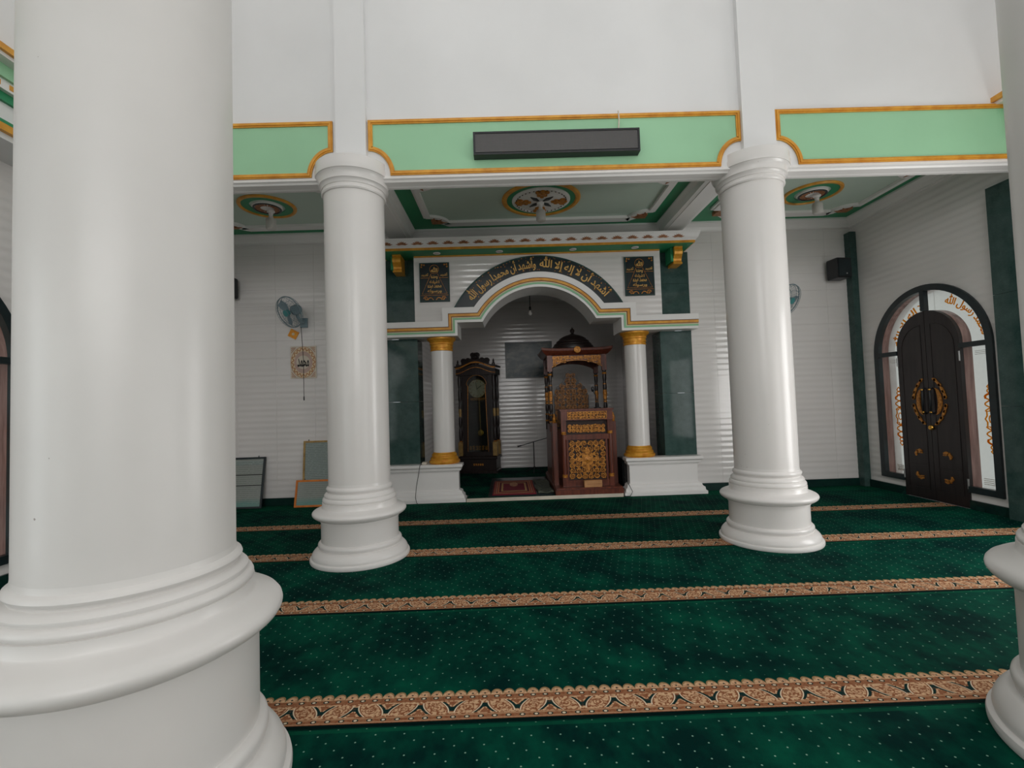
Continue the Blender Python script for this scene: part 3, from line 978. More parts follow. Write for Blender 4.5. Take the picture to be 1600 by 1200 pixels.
column(-1.493, 4.727, False, 'white column in front of the left end of the mihrab')
column(2.604, 4.789, False, 'white column between the mihrab and the arched door')
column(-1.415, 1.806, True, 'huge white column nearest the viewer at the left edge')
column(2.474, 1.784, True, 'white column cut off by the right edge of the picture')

# ================================================================== MIHRAB
# plinths
def plinth(s, label):
    t = thing('plinth', label, 'plinth', (XC + s * 1.78, 7.40, 0), 0, 'white plinths of the mihrab')
    def rect(inner, front, z):
        a = XC + s * inner; b = XC + s * 2.40
        outer = 2.34 + (1.30 - inner)
        b = XC + s * outer
        x0, x1 = sorted((a, b))
        return (x0, x1, front, 7.345, z)
    def part(nm, st): setloc(MB().loft([rect(*q) for q in st]).build(nm, 'white_trim', t), t.location)
    part('base', [(1.195, 7.10, 0.0), (1.195, 7.10, 0.045), (1.205, 7.11, 0.05), (1.215, 7.125, 0.06), (1.22, 7.13, 0.10), (1.235, 7.145, 0.108), (1.25, 7.16, 0.125), (1.255, 7.165, 0.155), (1.29, 7.19, 0.172)])
    part('body', [(1.30, 7.20, 0.172), (1.30, 7.20, 0.445)])
    part('cap', [(1.29, 7.185, 0.445), (1.285, 7.18, 0.460), (1.265, 7.155, 0.468), (1.26, 7.15, 0.50), (1.245, 7.13, 0.512), (1.235, 7.115, 0.525), (1.235, 7.115, 0.565)])
plinth(-1, 'white moulded plinth under the left mihrab column')
plinth(1, 'white moulded plinth under the right mihrab column')
# granite piers
def gpier(s, label):
    t = thing('granite_pier', label, 'pier', (XC + s * 2.14, 7.5, 0.565), 0, 'dark green granite piers of the mihrab')
    x0, x1 = sorted((XC + s * 1.895, XC + s * 2.385))
    setloc(MB().box(x0, x1, 7.35, 7.70, 0.0, 0.565).build('footing', 'granite', t), t.location)
    for z0, z1 in ((0.567, 1.525), (1.528, 2.498), (2.738, 3.245), (3.248, 3.742)):
        setloc(MB().box(x0, x1, 7.30, 7.70, z0, z1).build('slab', 'granite', t), t.location)
gpier(-1, 'dark green granite pier behind the left mihrab column')
gpier(1, 'dark green granite pier behind the right mihrab column')
# small columns
def mcol(s, label):
    t = thing('mihrab_column', label, 'column', (XC - 0.012 + s * 1.518, 7.36, 0.565), 0, 'white columns of the mihrab with gold ends')
    MB().lathe([(.225, 0), (.236, .012), (.240, .030), (.232, .048), (.214, .054), (.212, .062), (.216, .078), (.206, .094), (.192, .100), (.190, .110), (.196, .124), (.192, .140), (.178, .152), (.170, .166), (.168, .172)], 56).build('base', 'gold', t)
    MB().lathe([(.167, .172), (.167, 1.73)], 56).build('shaft', 'white_gloss', t)
    MB().lathe([(.170, 1.73), (.176, 1.738), (.176, 1.752), (.168, 1.758), (.168, 1.775), (.178, 1.782), (.178, 1.798), (.170, 1.804), (.172, 1.826), (.184, 1.836), (.186, 1.850), (.180, 1.858), (.190, 1.880), (.214, 1.900), (.224, 1.914), (.224, 1.933)], 56).build('capital', 'gold', t)
mcol(-1, 'small white column with gold capital left of the tall clock')
mcol(1, 'small white column with gold capital right of the pulpit')
# stepped arch
def path_at(d):
    a0 = math.degrees(math.asin((0.47 + d) / (0.98 + d)))
    return ([(-1.90, 2.50 + d), (XC - 1.245 - d, 2.50 + d), (XC - 1.245 - d, 2.70 + d)] + arc(XC, 2.23, 0.98 + d, 180 - a0, a0, 40)
            + [(XC + 1.245 + d, 2.70 + d), (XC + 1.245 + d, 2.50 + d), (2.935, 2.50 + d)])
t = thing('mihrab_arch', 'stepped white arch with gold and mint stripes over the mihrab', 'arch', (XC, 7.35, 2.5))
def ap(nm, d0, d1, y0, y1, mt):
    setloc(MB().strip(path_at(d0), path_at(d1), y0, y1).build(nm, mt, t), t.location)
ap('body', 0.0, 0.215, 7.075, 7.298, 'white_trim')
setloc(MB().strip([(-1.366, 2.50)] + path_at(0)[1:-1] + [(2.416, 2.50)], [(-1.366, 2.69)] + path_at(0.19)[1:-1] + [(2.416, 2.69)], 7.298, 7.64).build('soffit', 'white_trim', t), t.location)
ap('fascia', 0.135, 0.222, 7.045, 7.075, 'white_trim')
ap('edge_line', 0.126, 0.135, 7.050, 7.075, 'brown_edge')
ap('gold_stripe', 0.088, 0.126, 7.052, 7.075, 'gold_line')
ap('edge_line', 0.080, 0.088, 7.060, 7.075, 'brown_edge')
ap('mint_stripe', 0.038, 0.064, 7.062, 7.075, 'mint')
ap('cream_stripe', 0.064, 0.080, 7.064, 7.075, 'cream')
# tiled panel over the arch
top = [(-1.37, 2.69), (XC - 1.452, 2.69), (XC - 1.450, 2.87), (XC - 0.985, 2.87)]
aa = math.degrees(math.asin((2.87 - 2.23) / 1.175))
top += arc(XC, 2.23, 1.175, 180 - aa, aa, 40)
top += [(XC + 0.985, 2.87), (XC + 1.450, 2.87), (XC + 1.452, 2.69), (2.42, 2.69)]
o = MB().strip(top, [(x, 3.745) for x, z in top], 7.15, 7.60).build('wall_mihrab', 'tile_wave'); struct(o, 'white tiled wall panel over the mihrab arch')
# calligraphy band following the arch
def sector(r0, r1, z0, n=48):
    A, B = [], []
    for i in range(n + 1):
        k = i / n
        def pt(r, inner):
            amin = math.degrees(math.asin((z0 - 2.23) / r))
            a = math.radians(180 - amin - (180 - 2 * amin) * k)
            return (XC + r * math.cos(a), 2.23 + r * math.sin(a))
        A.append(pt(r0, 1)); B.append(pt(r1, 0))
    return A, B
t = thing('calligraphy_band', 'black arched band of gold Arabic calligraphy over the mihrab', 'inscription', (XC, 7.14, 2.95))
A, B = sector(1.198, 1.475, 2.918)
setloc(MB().strip(A, B, 7.128, 7.1485).build('plate', 'black_frame', t), t.location)
A, B = sector(1.455, 1.475, 2.918)
setloc(MB().strip(A, B, 7.122, 7.128).build('rim', 'granite', t), t.location)
def on_arc(u, v, d):
    a = PI / 2 - u / 1.35
    return (XC + (1.235 + v) * math.cos(a), 7.121 - 0.004 * d, 2.23 + (1.235 + v) * math.sin(a))
for txt, c, wd in (('أشهد أن لا إله إلا الله', 0.63, 1.19), ('وأشهد أن محمدا رسول الله', -0.62, 1.19)):
    vs, fs, tw = text_geo(txt)
    lt = MB().add([on_arc(c - wd / 2 + v[0] * wd / tw, 0.008 + 0.215 * v[1], v[2]) for v in vs], fs)
    setloc(lt.build('lettering', 'gold_text', t), t.location)
rnd = random.Random(3)
sp = MB()
for i in range(70):
    u = -1.15 + 2.3 * i / 69 + rnd.uniform(-0.02, 0.02); v = rnd.choice((0.19, 0.205, 0.215, 0.02, 0.17))
    p = on_arc(u, v, 0); r = rnd.uniform(0.006, 0.011)
    sp.prism([(p[0] + r * math.cos(b * PI / 2), p[2] + r * math.sin(b * PI / 2)) for b in range(4)], 7.120, 7.126)
setloc(sp.build('gold_flecks', 'gold_leaf', t), t.location)['kind'] = 'stuff'
# tablets
def tablet(cx, label):
    z0, z1, hw = 3.035, 3.640, 0.228
    t = thing('calligraphy_tablet', label, 'inscription', (cx, 7.14, z0), 0, 'calligraphy tablets beside the mihrab arch')
    def P(mb, nm, mt): setloc(mb.build(nm, mt, t), t.location)
    P(MB().box(cx - hw, cx + hw, 7.125, 7.1485, z0, z1), 'plate', 'black_frame')
    ring = [(cx - hw + 0.004, z0 + 0.004), (cx + hw - 0.004, z0 + 0.004), (cx + hw - 0.004, z1 - 0.004), (cx - hw + 0.004, z1 - 0.004)]
    P(MB().band(ring, 0, 0.012, 7.118, 7.125, closed=True), 'rim', 'granite')
    d = MB()
    Y1, Y2 = 7.118, 7.125
    d.ribbon(arc(cx, z0 + 0.50, 0.068, 0, 360, 24)[:-1], 0.006, Y1, Y2, closed=True)
    d.ribbon([(cx - 0.05, z0 + 0.43), (cx - 0.19, z0 + 0.125), (cx + 0.19, z0 + 0.125), (cx + 0.05, z0 + 0.43)], 0.006, Y1, Y2)
    d.ribbon([(cx - 0.212, z0 + 0.100), (cx + 0.212, z0 + 0.100)], 0.005, Y1, Y2)
    d.ribbon([(cx - 0.212, z0 + 0.37), (cx - 0.075, z0 + 0.37)], 0.005, Y1, Y2)
    d.ribbon([(cx + 0.075, z0 + 0.37), (cx + 0.212, z0 + 0.37)], 0.005, Y1, Y2)
    for s in (-1, 1):
        sp2 = []
        for q in range(20):
            tt = q / 19; r = 0.034 * (1 - 0.8 * tt)
            sp2.append((cx + s * (0.155 - 0.02 + r * math.cos(tt * 8)), z0 + 0.052 + r * math.sin(tt * 8)))
        d.ribbon(sp2, 0.011, Y1, Y2)
        d.ribbon([(cx + s * 0.02, z0 + 0.03), (cx + s * 0.05, z0 + 0.065), (cx + s * 0.085, z0 + 0.06), (cx + s * 0.11, z0 + 0.03)], 0.012, Y1, Y2)
        for kx, kz in ((0.19, 0.575), (0.155, 0.57), (0.195, 0.54)):
            d.prism([(cx + s * kx + 0.014 * math.cos(b * PI / 3), z0 + kz + 0.014 * math.sin(b * PI / 3)) for b in range(6)], Y1, Y2)
    P(d, 'ornament', 'gold_leaf')
    fn = lambda u, v, dd: (u, 7.119 - 0.003 * dd, v)
    for txt, du, dv, wm, hm_ in (('الله', 0, 0.497, 0.10, 0.085), ('أشهد', 0.145, 0.415, 0.11, 0.055), ('أشهد', -0.145, 0.415, 0.11, 0.055), ('وحده', 0, 0.375, 0.10, 0.06),
                                ('لا شريك له', 0, 0.302, 0.15, 0.06), ('محمد عبده', 0, 0.232, 0.21, 0.062), ('ورسوله', 0, 0.163, 0.27, 0.062)):
        l = MB(); text_flat(l, txt, cx + du, z0 + dv, wm, hm_, fn); P(l, 'lettering', 'gold_text')
tablet(-1.055, 'black tablet with gold calligraphy left of the mihrab arch')
tablet(2.088, 'black tablet with gold calligraphy right of the mihrab arch')
# canopy
t = thing('mihrab_canopy', 'white and gold canopy cornice with leaf motifs over the mihrab', 'canopy', (XC, 7.1, 3.75))
cx0, cx1 = -1.83, 2.86
def ring(o_, z): return (cx0 - o_, cx1 + o_, 6.86 - o_, 7.345, z)
def P(mb, nm, mt): return setloc(mb.build(nm, mt, t), t.location)
P(MB().loft([ring(0, 3.752), ring(0, 3.785)]), 'gold_edge', 'gold_line')
P(MB().loft([ring(0.01, 3.785), ring(0.015, 3.80), ring(0.03, 3.815), ring(0.04, 3.83), ring(0.055, 3.87), ring(0.065, 3.885), ring(0.07, 3.91)]), 'cornice', 'white_trim')
P(MB().box(cx0 + 0.02, cx1 - 0.02, 6.88, 7.345, 3.744, 3.752), 'soffit', 'dark_green')
P(MB().box(-1.36, 2.41, 7.118, 7.15, 3.728, 3.746), 'gold_edge', 'gold_line')
for i in range(20):
    mx = -1.70 + i * 0.2262
    m = MB()
    yy = lambda z: 6.86 - 0.035 - (z - 3.82) * 0.32
    def leaf(px, pz, ang, L_, w_):
        ca, sa = math.cos(ang), math.sin(ang)
        pts = [(px, pz), (px + ca * L_ * 0.5 - sa * w_, pz + sa * L_ * 0.5 + ca * w_), (px + ca * L_, pz + sa * L_), (px + ca * L_ * 0.5 + sa * w_, pz + sa * L_ * 0.5 - ca * w_)]
        n = len(pts)
        m.add([(a, yy(b) - 0.006, b) for a, b in pts] + [(a, yy(b) + 0.012, b) for a, b in pts], [[0, 1, 2, 3], [7, 6, 5, 4]] + [[(k + 1) % 4, k, 4 + k, 4 + (k + 1) % 4] for k in range(4)])
    for ang, L_, w_ in ((90, .048, .013), (55, .052, .013), (125, .052, .013), (24, .072, .012), (156, .072, .012), (6, .095, .010), (174, .095, .010)):
        leaf(mx, 3.822, math.radians(ang), L_, w_)
    P(m, 'leaf_motif', 'leaf_brown')
for lx in (-0.99, -0.05, 1.06, 2.0):
    s = thing('spotlight', {-0.99: 'leftmost', -0.05: 'second from left', 1.06: 'third from left', 2.0: 'rightmost'}[lx] + ' round recessed spotlight under the mihrab canopy', 'spotlight', (lx, 6.995, 3.7425), 0, 'recessed canopy spotlights')
    MB().lathe([(0.055, 0), (0.055, -0.006), (0.042, -0.009), (0.042, -0.003)], 24).build('rim', 'white_trim', s)
    MB().lathe([(0.040, -0.003), (0.040, -0.005)], 20).build('lens', 'frost', s)
def corbel(x, label):
    c = thing('corbel', label, 'bracket', (x, 7.30, 3.5), 0, 'gold scroll corbels under the canopy')
    pr = [(0.0, 0.2425), (-0.30, 0.2425), (-0.30, 0.222), (-0.285, 0.215), (-0.30, 0.195), (-0.303, 0.165), (-0.29, 0.13), (-0.262, 0.10), (-0.24, 0.07), (-0.232, 0.04), (-0.24, 0.03), (-0.24, 0.0), (0, 0.0)]
    MB().prism([(u, v) for u, v in pr], -0.062, 0.062, YZ).build('scroll', 'gold', c)
    MB().box(-0.068, 0.068, -0.25, 0.0, -0.012, 0.012).build('foot', 'gold', c)
    MB().box(-0.10, -0.062, -0.24, 0.0, 0.03, 0.2425).build('cheek', 'dark_green', c)
corbel(-1.60, 'gold scroll corbel on the left granite pier')
corbel(2.66, 'gold scroll corbel on the right granite pier')

# ================================================================== RIGHT DOOR (and its twin window on the left wall)
def arched_unit(name, xw, s, dy, label, cat):
    """s=+1: unit in the right wall seen from its -x side; built in a frame whose local x runs into the wall"""
    t = thing(name, label, cat, (xw, dy, 0), 0)
    if s < 0: t.scale = (-1, 1, 1)
    path = [(-DR + 0.03, 0.20)] + arc(0, DZ, DR - 0.03, 180, 0, 36) + [(DR - 0.03, 0.20)]
    fr = MB()
    fr.band(path, -0.035, 0.045, -0.03, 0.03, YZ)
    fr.box(-0.03, 0.03, -DR + 0.065, -0.46, 0.20, 0.275); fr.box(-0.03, 0.03, 0.46, DR - 0.065, 0.20, 0.275)
    fr.box(-0.03, 0.03, -DR + 0.065, -0.46, 1.945, 2.005); fr.box(-0.03, 0.03, 0.46, DR - 0.065, 1.945, 2.005)
    fr.box(-0.03, 0.03, -0.032, 0.032, 2.49, DZ + DR - 0.06)
    fr.build('frame', 'black_frame', t)
    jb = MB()
    jb.band(path, -0.015, 0.03, 0.03, 0.24, YZ)
    for a, b in ((-DR + 0.06, -0.46), (0.46, DR - 0.06)):
        jb.box(0.03, 0.24, a, b, 0.20, 0.235)
    jb.band([(-0.46, 0.20), (-0.46, 2.03)] + arc(0, 2.03, 0.46, 174, 6, 28) + [(0.46, 2.03), (0.46, 0.20)], -0.03, 0.0, 0.03, 0.14, YZ)
    jb.build('jamb', 'jamb_wood', t)
    PX0, PX1 = 0.140, 0.146
    def pane(mb): return mb.build('pane', 'glass', t)
    ps = []
    for a, b in ((-DR + 0.045, -0.43), (0.43, DR - 0.045)):
        ps.append(pane(MB().box(PX0, PX1, a, b, 0.235, 1.975)))
    for sgn in (-1, 1):
        A, B = [], []
        for i in range(25):
            k = i / 24
            aa = math.radians(90 - k * 90)
            A.append((sgn * max(0.435 * math.cos(aa), 0.0), 2.03 + 0.435 * math.sin(aa) - 0.06 * k))
            B.append((sgn * (DR - 0.045) * math.cos(aa), DZ + (DR - 0.045) * math.sin(aa)))
        ps.append(pane(MB().strip(A, B, PX0, PX1, YZ)))
    # white etched key borders at the foot and head of the side panes, gold ornament on all four panes
    for k, (a, b) in enumerate(((-DR + 0.085, -0.49), (0.49, DR - 0.085))):
        e = MB(); xx0, xx1 = PX0 - 0.004, PX0 - 0.0005
        for i in range(4): e.ribbon([(a, 0.30 + i * 0.022), (b, 0.30 + i * 0.022)], 0.006, xx0, xx1, YZ)
        for i in range(3): e.ribbon([(a, 1.90 - i * 0.02), (b, 1.90 - i * 0.02)], 0.004, xx0, xx1, YZ)
        mm = a + 0.05 if k == 0 else b - 0.05
        for q in (0.05, 0.034, 0.018): e.ribbon([(mm - q, 0.30 + 0.03 - q * .5), (mm + q, 0.30 + 0.03 - q * .5), (mm + q, 0.33 + q), (mm - q, 0.33 + q)], 0.005, xx0, xx1, YZ, closed=True)
        e.build('etched_border', 'paper', ps[k])
        g = MB(); c0 = -0.633 if k == 0 else 0.655
        zlo, zhi = 0.66, 1.50; H = zhi - zlo
        xx0 = PX0 - 0.006; xx1 = PX0 - 0.0005
        def rib(pts, w_=0.011, closed=False): g.ribbon(pts, w_ * 1.35, xx0, xx1, YZ, closed)
        for zc, sg in ((zlo + 0.17, 1), (zhi - 0.17, -1)):
            for ph in (0, PI):
                rib([(c0 + 0.066 * math.sin(q / 24 * 2.5 * PI + ph), zc + sg * (q / 24 * 0.22 - 0.06)) for q in range(25)])
            rib([(c0 + 0.032 * math.cos(q * PI / 6), zc - sg * 0.085 + 0.024 * math.sin(q * PI / 6)) for q in range(12)], 0.010, True)
            rib([(c0, zc - sg * 0.17), (c0 + 0.03, zc - sg * 0.135), (c0, zc - sg * 0.10), (c0 - 0.03, zc - sg * 0.135)], 0.012, True)
            for sd in (-1, 1):
                rib([(c0 + sd * 0.01, zc - sg * 0.05), (c0 + sd * 0.05, zc - sg * 0.03), (c0 + sd * 0.06, zc + sg * 0.01)], 0.014)
        zc = (zlo + zhi) / 2
        rib([(c0 + (0.075 if q % 2 == 0 else 0.055) * math.cos(q * PI / 8), zc + (0.13 if q % 2 == 0 else 0.10) * math.sin(q * PI / 8)) for q in range(16)], 0.012, True)
        rib([(c0 + 0.03 * math.cos(q * PI / 4), zc + 0.05 * math.sin(q * PI / 4)) for q in range(8)], 0.009, True)
        g.build('gold_ornament', 'gold_glass', ps[k])
    for k, (sgn, txt) in enumerate(((-1, 'محمد رسول الله'), (1, 'لا إله إلا الله'))):
        l = MB(); vs, fs, tw = text_geo(txt)
        # local y grows away from the viewer, i.e. to the left in view: text runs towards -y
        span = 0.74
        c_u = 0.53 if sgn < 0 else -0.53
        R_ = 0.65
        def fnn(u, v, d):
            a = PI / 2 - u / R_
            rr = 0.575 + v
            return (PX0 - 0.004 - 0.003 * d, -(rr * math.cos(a)), DZ + rr * math.sin(a))
        l.add([fnn(c_u - span / 2 + v[0] * span / tw, v[1] * 0.155, v[2]) for v in vs], fs)
        l.build('gold_lettering', 'gold_glass', ps[2 + k])
    # door leaves
    for sgn in (-1, 1):
        e0 = 0.004
        pts = [(sgn * e0, 0.004), (sgn * 0.458, 0.004), (sgn * 0.458, 2.03)] + [(sgn * max(e0, 0.458 * math.cos(math.radians(q))), 2.03 + 0.458 * math.sin(math.radians(q))) for q in range(6, 90, 6)] + [(sgn * e0, 2.488)]
        lf = MB().prism(pts, -0.015, 0.03, YZ).build('door_leaf', 'door_wood', t)
        st = MB()
        inn = [(sgn * 0.075, 0.14), (sgn * 0.385, 0.14), (sgn * 0.385, 2.0)] + [(sgn * (0.075 + 0.31 * math.cos(math.radians(q))), 2.0 + 0.31 * math.sin(math.radians(q))) for q in range(10, 90, 10)] + [(sgn * 0.075, 2.31)]
        st.band(inn, -0.006, 0.006, -0.020, -0.015, YZ, closed=True)
        st.box(-0.020, -0.015, min(sgn * 0.075, sgn * 0.385), max(sgn * 0.075, sgn * 0.385), 0.44, 0.455)
        st.build('groove_bead', 'door_wood', lf)
        # carved gold crescent, scrolls and small corner ornaments
        g = MB(); x0, x1 = -0.028, -0.015
        cz = 1.295
        A = [(sgn * (0.085 + 0.10 * math.cos(math.radians(q)) ), cz + 0.175 * math.sin(math.radians(q))) for q in range(-80, 81, 10)]
        B = [(sgn * (0.085 + 0.045 * math.cos(math.radians(q))), cz + 0.175 * math.sin(math.radians(q))) for q in range(-80, 81, 10)]
        g.strip(A, B, x0, x1, YZ)
        for sg in (-1, 1):
            pth = [(sgn * (0.07 + 0.17 * math.sin(q / 14 * 1.35)), cz + sg * (0.30 - 0.27 * (q / 14) ** 1.3)) for q in range(15)]
            g.ribbon(pth, [0.012 + 0.022 * abs(math.sin(q * 0.9)) for q in range(15)], x0, x1, YZ)
            for q in (2, 6, 10, 13):
                px, pz = pth[q]
                g.prism([(px + 0.02 * math.cos(b * PI / 3), pz + 0.02 * math.sin(b * PI / 3)) for b in range(6)], x0, x1, YZ)
        g.build('gold_crescent', 'gold_leaf', lf)
        for zc, fl in ((0.615, 1), (0.30, -1)):
            q_ = MB()
            pth = [(sgn * 0.155, zc + fl * 0.02), (sgn * 0.19, zc + fl * 0.03), (sgn * 0.225, zc + fl * 0.015), (sgn * 0.255, zc - fl * 0.02), (sgn * 0.245, zc - fl * 0.05)]
            q_.ribbon(pth, [0.02, 0.035, 0.03, 0.032, 0.012], x0, x1, YZ)
            q_.ribbon([(sgn * 0.15, zc - fl * 0.005), (sgn * 0.20, zc), (sgn * 0.24, zc + fl * 0.03)], [0.012, 0.018, 0.01], x0, x1, YZ)
            q_.build('gold_corner_scroll', 'gold_leaf', lf)
        hd = MB().tube([(-0.015, sgn * 0.055, 1.14), (-0.055, sgn * 0.055, 1.15), (-0.055, sgn * 0.055, 1.46), (-0.015, sgn * 0.055, 1.47)], 0.013, 10).build('handle', 'black', lf)
        MB().tube([(-0.055, sgn * 0.055, 1.15), (-0.055, sgn * 0.055, 1.165)], 0.017, 10).build('handle_collar', 'brass', lf)
        MB().tube([(-0.055, sgn * 0.055, 1.445), (-0.055, sgn * 0.055, 1.46)], 0.017, 10).build('handle_collar', 'brass', lf)
        for zc in (0.30, 1.85):
            MB().tube([(-0.022, sgn * 0.455, zc - 0.06), (-0.022, sgn * 0.455, zc + 0.06)], 0.010, 8).build('hinge', 'steel', lf)
    MB().lathe([(0.012, -0.015), (0.03, -0.02), (0.034, -0.035), (0.026, -0.048), (0.005, -0.052)], 20, (0, -0.015, 0.955), 'x').build('lock_knob', 'brass', t)
    return t
d = arched_unit('arched_door', XR, 1, DY, 'dark double door with gold ornaments and arched glass surround on the right wall', 'door')
d2 = arched_unit('arched_door', XL, -1, 3.46, 'dark arched door frame at the far left edge behind the huge column', 'door')

# ================================================================== WALL FIXTURES
# display board on the beam
t = thing('grille_speaker', 'long black grille speaker bar mounted on the green beam panel', 'speaker', (0.565, 4.54, 3.885))
MB().loft([(-0.818, 0.818, -0.03, 0.056, 0.0), (-0.818, 0.818, -0.03, 0.056, 0.23)]).build('housing', 'black', t)
MB().box(-0.80, 0.80, -0.036, -0.03, 0.028, 0.212).build('grille', 'grille', t)
rim = [(-0.818, 0.0), (0.818, 0.0), (0.818, 0.23), (-0.818, 0.23)]
MB().band(rim, 0, 0.018, -0.042, -0.03, closed=True).build('rim', 'black', t)
t = MB().tube([(1.20, 4.575, 4.335), (1.203, 4.565, 4.25), (1.195, 4.56, 4.16), (1.18, 4.555, 4.12)], 0.007, 8).build('hanging_wire', 'paper')
tag(t, 'pale wire running down from the beam top to the black speaker bar', 'wire')
t = MB().tube([(1.05, 4.56, 4.113), (1.08, 4.56, 4.135), (1.13, 4.56, 4.13), (1.17, 4.56, 4.116)], 0.005, 8).build('speaker_cable', 'cable')
tag(t, 'black cable loop on top of the speaker bar', 'cable')

def wall_speaker(x, y, z, rz, label):
    t = thing('wall_speaker', label, 'speaker', (x, y, z), rz, 'small black wall speakers')
    MB().loft([(-0.105, 0.105, -0.10, 0.10, 0), (-0.115, 0.115, -0.115, 0.10, 0.02), (-0.115, 0.115, -0.115, 0.10, 0.29), (-0.105, 0.105, -0.10, 0.10, 0.31)]).build('cabinet', 'black', t)
    MB().box(-0.10, 0.10, -0.122, -0.115, 0.03, 0.28).build('grille', 'black_frame', t)
    MB().box(-0.03, 0.03, 0.10, 0.16, 0.10, 0.20).build('bracket', 'black', t)
    MB().lathe([(0.012, -0.122), (0.012, -0.126), (0.001, -0.127)], 12, (0.03, 0, 0.06), 'y').build('badge', 'steel', t)
wall_speaker(5.20, 7.17, 3.205, 0.10, 'small black wall speaker beside the corner pilaster at upper right')
wall_speaker(-4.24, 7.17, 3.205, -0.1, 'small black wall speaker peeking out behind the huge left column')

def fan(loc, d, label):
    t = thing('wall_fan', label, 'fan', loc, 0, 'oscillating wall fans')
    d = Vector(d).normalized()
    q = d.to_track_quat('Z', 'Y').to_matrix()
    R = 0.235
    def tr(p): return q @ Vector(p)
    cage = MB()
    for r, h, th in ((R, 0.0, 0.0075), (R * 0.96, 0.035, 0.003), (R * 0.96, -0.035, 0.003), (R * 0.66, 0.062, 0.0028), (R * 0.66, -0.062, 0.0028), (0.05, 0.07, 0.004), (0.06, -0.075, 0.004)):
        cage.tube([tr((r * math.cos(2 * PI * i / 40), r * math.sin(2 * PI * i / 40), h)) for i in range(40)], th, 6, True)
    for i in range(28):
        a = 2 * PI * i / 28
        for sg in (1, -1):
            cage.tube([tr((r * math.cos(a), r * math.sin(a), sg * h)) for r, h in ((0.05, 0.07), (R * 0.66, 0.062), (R * 0.96, 0.035), (R, 0.0))], 0.0016, 4)
    cage.build('cage', 'fan_grey', t)
    for b in range(3):
        vs, fs = [], []
        for i in range(7):
            rr = 0.035 + (R * 0.90 - 0.035) * i / 6
            half = 0.25 + 0.28 * math.sin(PI * min(1, i / 6 + 0.12))
            for sgn in (-1, 1):
                a = 2 * PI * b / 3 + sgn * half + 0.15 * i / 6
                vs.append(tr((rr * math.cos(a), rr * math.sin(a), sgn * 0.016)))
        for i in range(6): fs.append([2 * i, 2 * i + 1, 2 * i + 3, 2 * i + 2])
        n = len(vs)
        off = tr((0, 0, 0.004))
        vs2 = vs + [v + off for v in vs]
        fs2 = fs + [[j + n for j in reversed(f)] for f in fs]
        for i in range(6):
            fs2 += [[2 * i, 2 * i + 2, n + 2 * i + 2, n + 2 * i], [2 * i + 3, 2 * i + 1, n + 2 * i + 1, n + 2 * i + 3]]
        fs2 += [[1, 0, n, n + 1], [12, 13, n + 13, n + 12]]
        MB().add(vs2, fs2, False).build('blade', 'fan_grey', t)
    def latheq(prof, nm, mt):
        m = MB().lathe(prof, 28); m.v = [tuple(tr(v)) for v in m.v]; m.build(nm, mt, t)
    latheq([(0.045, 0.02), (0.05, 0.068), (0.045, 0.076), (0.001, 0.080)], 'hub_cap', 'fan_teal')
    latheq([(0.05, -0.06), (0.075, -0.08), (0.078, -0.16), (0.06, -0.19), (0.001, -0.20)], 'motor_housing', 'fan_grey')
    back = tr((0, 0, -0.14))
    wy = 7.325 - loc[1]
    MB().tube([back, back + Vector((0.01, 0.0, -0.10)), (back.x + 0.01, wy * 0.6, back.z - 0.16), (back.x + 0.01, wy, back.z - 0.16)], [0.03, 0.026, 0.026, 0.03], 10).build('wall_arm', 'fan_grey', t)
    MB().box(back.x - 0.045, back.x + 0.065, wy - 0.02, wy + 0.005, back.z - 0.24, back.z - 0.09).build('mount_plate', 'fan_grey', t)
    return t, back
f1, bk = fan((-3.20, 6.98, 2.915), (-0.42, -0.80, -0.42), 'grey wall fan above the square calligraphy plaque')
fan((4.27, 6.98, 2.87), (0.42, -0.80, -0.42), 'grey wall fan mostly hidden behind the right column')
MB().tube([(0.10, 0.16, -0.20), (0.112, 0.20, -0.7), (0.112, 0.20, -1.25)], 0.0045, 6).build('pull_cord', 'cable', f1)
MB().lathe([(0.004, 0.06), (0.009, 0.05), (0.010, 0.0), (0.004, -0.005)], 10, (0.112, 0.20, -1.31)).build('cord_weight', 'black', f1)

o = thing('orange_sign', 'small tilted orange card on the wall below the fan', 'sign', (-3.30, 7.325, 2.64))
m = MB().box(-0.068, 0.068, -0.006, 0.006, -0.062, 0.062).build('card', 'orange', o); m.rotation_euler = (0, math.radians(28), 0)
m2 = MB().lathe([(0.022, -0.0062), (0.022, -0.010), (0.001, -0.010)], 16, (0, 0, 0), 'y').build('emblem', 'cream', o)

# square calligraphy plaque
t = thing('calligraphy_plaque', 'square ornamental plaque with black calligraphy in a white roundel, under the fan', 'plaque', (-3.15, 7.33, 2.195))
hw, hh = 0.192, 0.243
MB().box(-hw - 0.008, hw + 0.008, -0.008, 0.0, -hh - 0.008, hh + 0.008).build('plate', 'paper', t)
def ell(a, b, n=40): return [(a * math.cos(2 * PI * i / n), b * math.sin(2 * PI * i / n)) for i in range(n)]
MB().prism(ell(0.192, 0.243), -0.011, -0.008).build('cream_field', 'cream', t)
lace = MB()
lace.ribbon([((0.165 + 0.016 * math.cos(18 * 2 * PI * i / 144)) * math.cos(2 * PI * i / 144), (0.205 + 0.02 * math.cos(18 * 2 * PI * i / 144)) * math.sin(2 * PI * i / 144)) for i in range(144)], 0.012, -0.014, -0.011, closed=True)
lace.ribbon(ell(0.190, 0.240), 0.006, -0.013, -0.010, closed=True)
for sx in (-1, 1):
    for sz in (-1, 1):
        for k in range(3):
            lace.ribbon([(sx * (hw - 0.008), sz * (hh - 0.03 - 0.03 * k)), (sx * (hw - 0.03 - 0.022 * k), sz * (hh - 0.010))], 0.007, -0.011, -0.008)
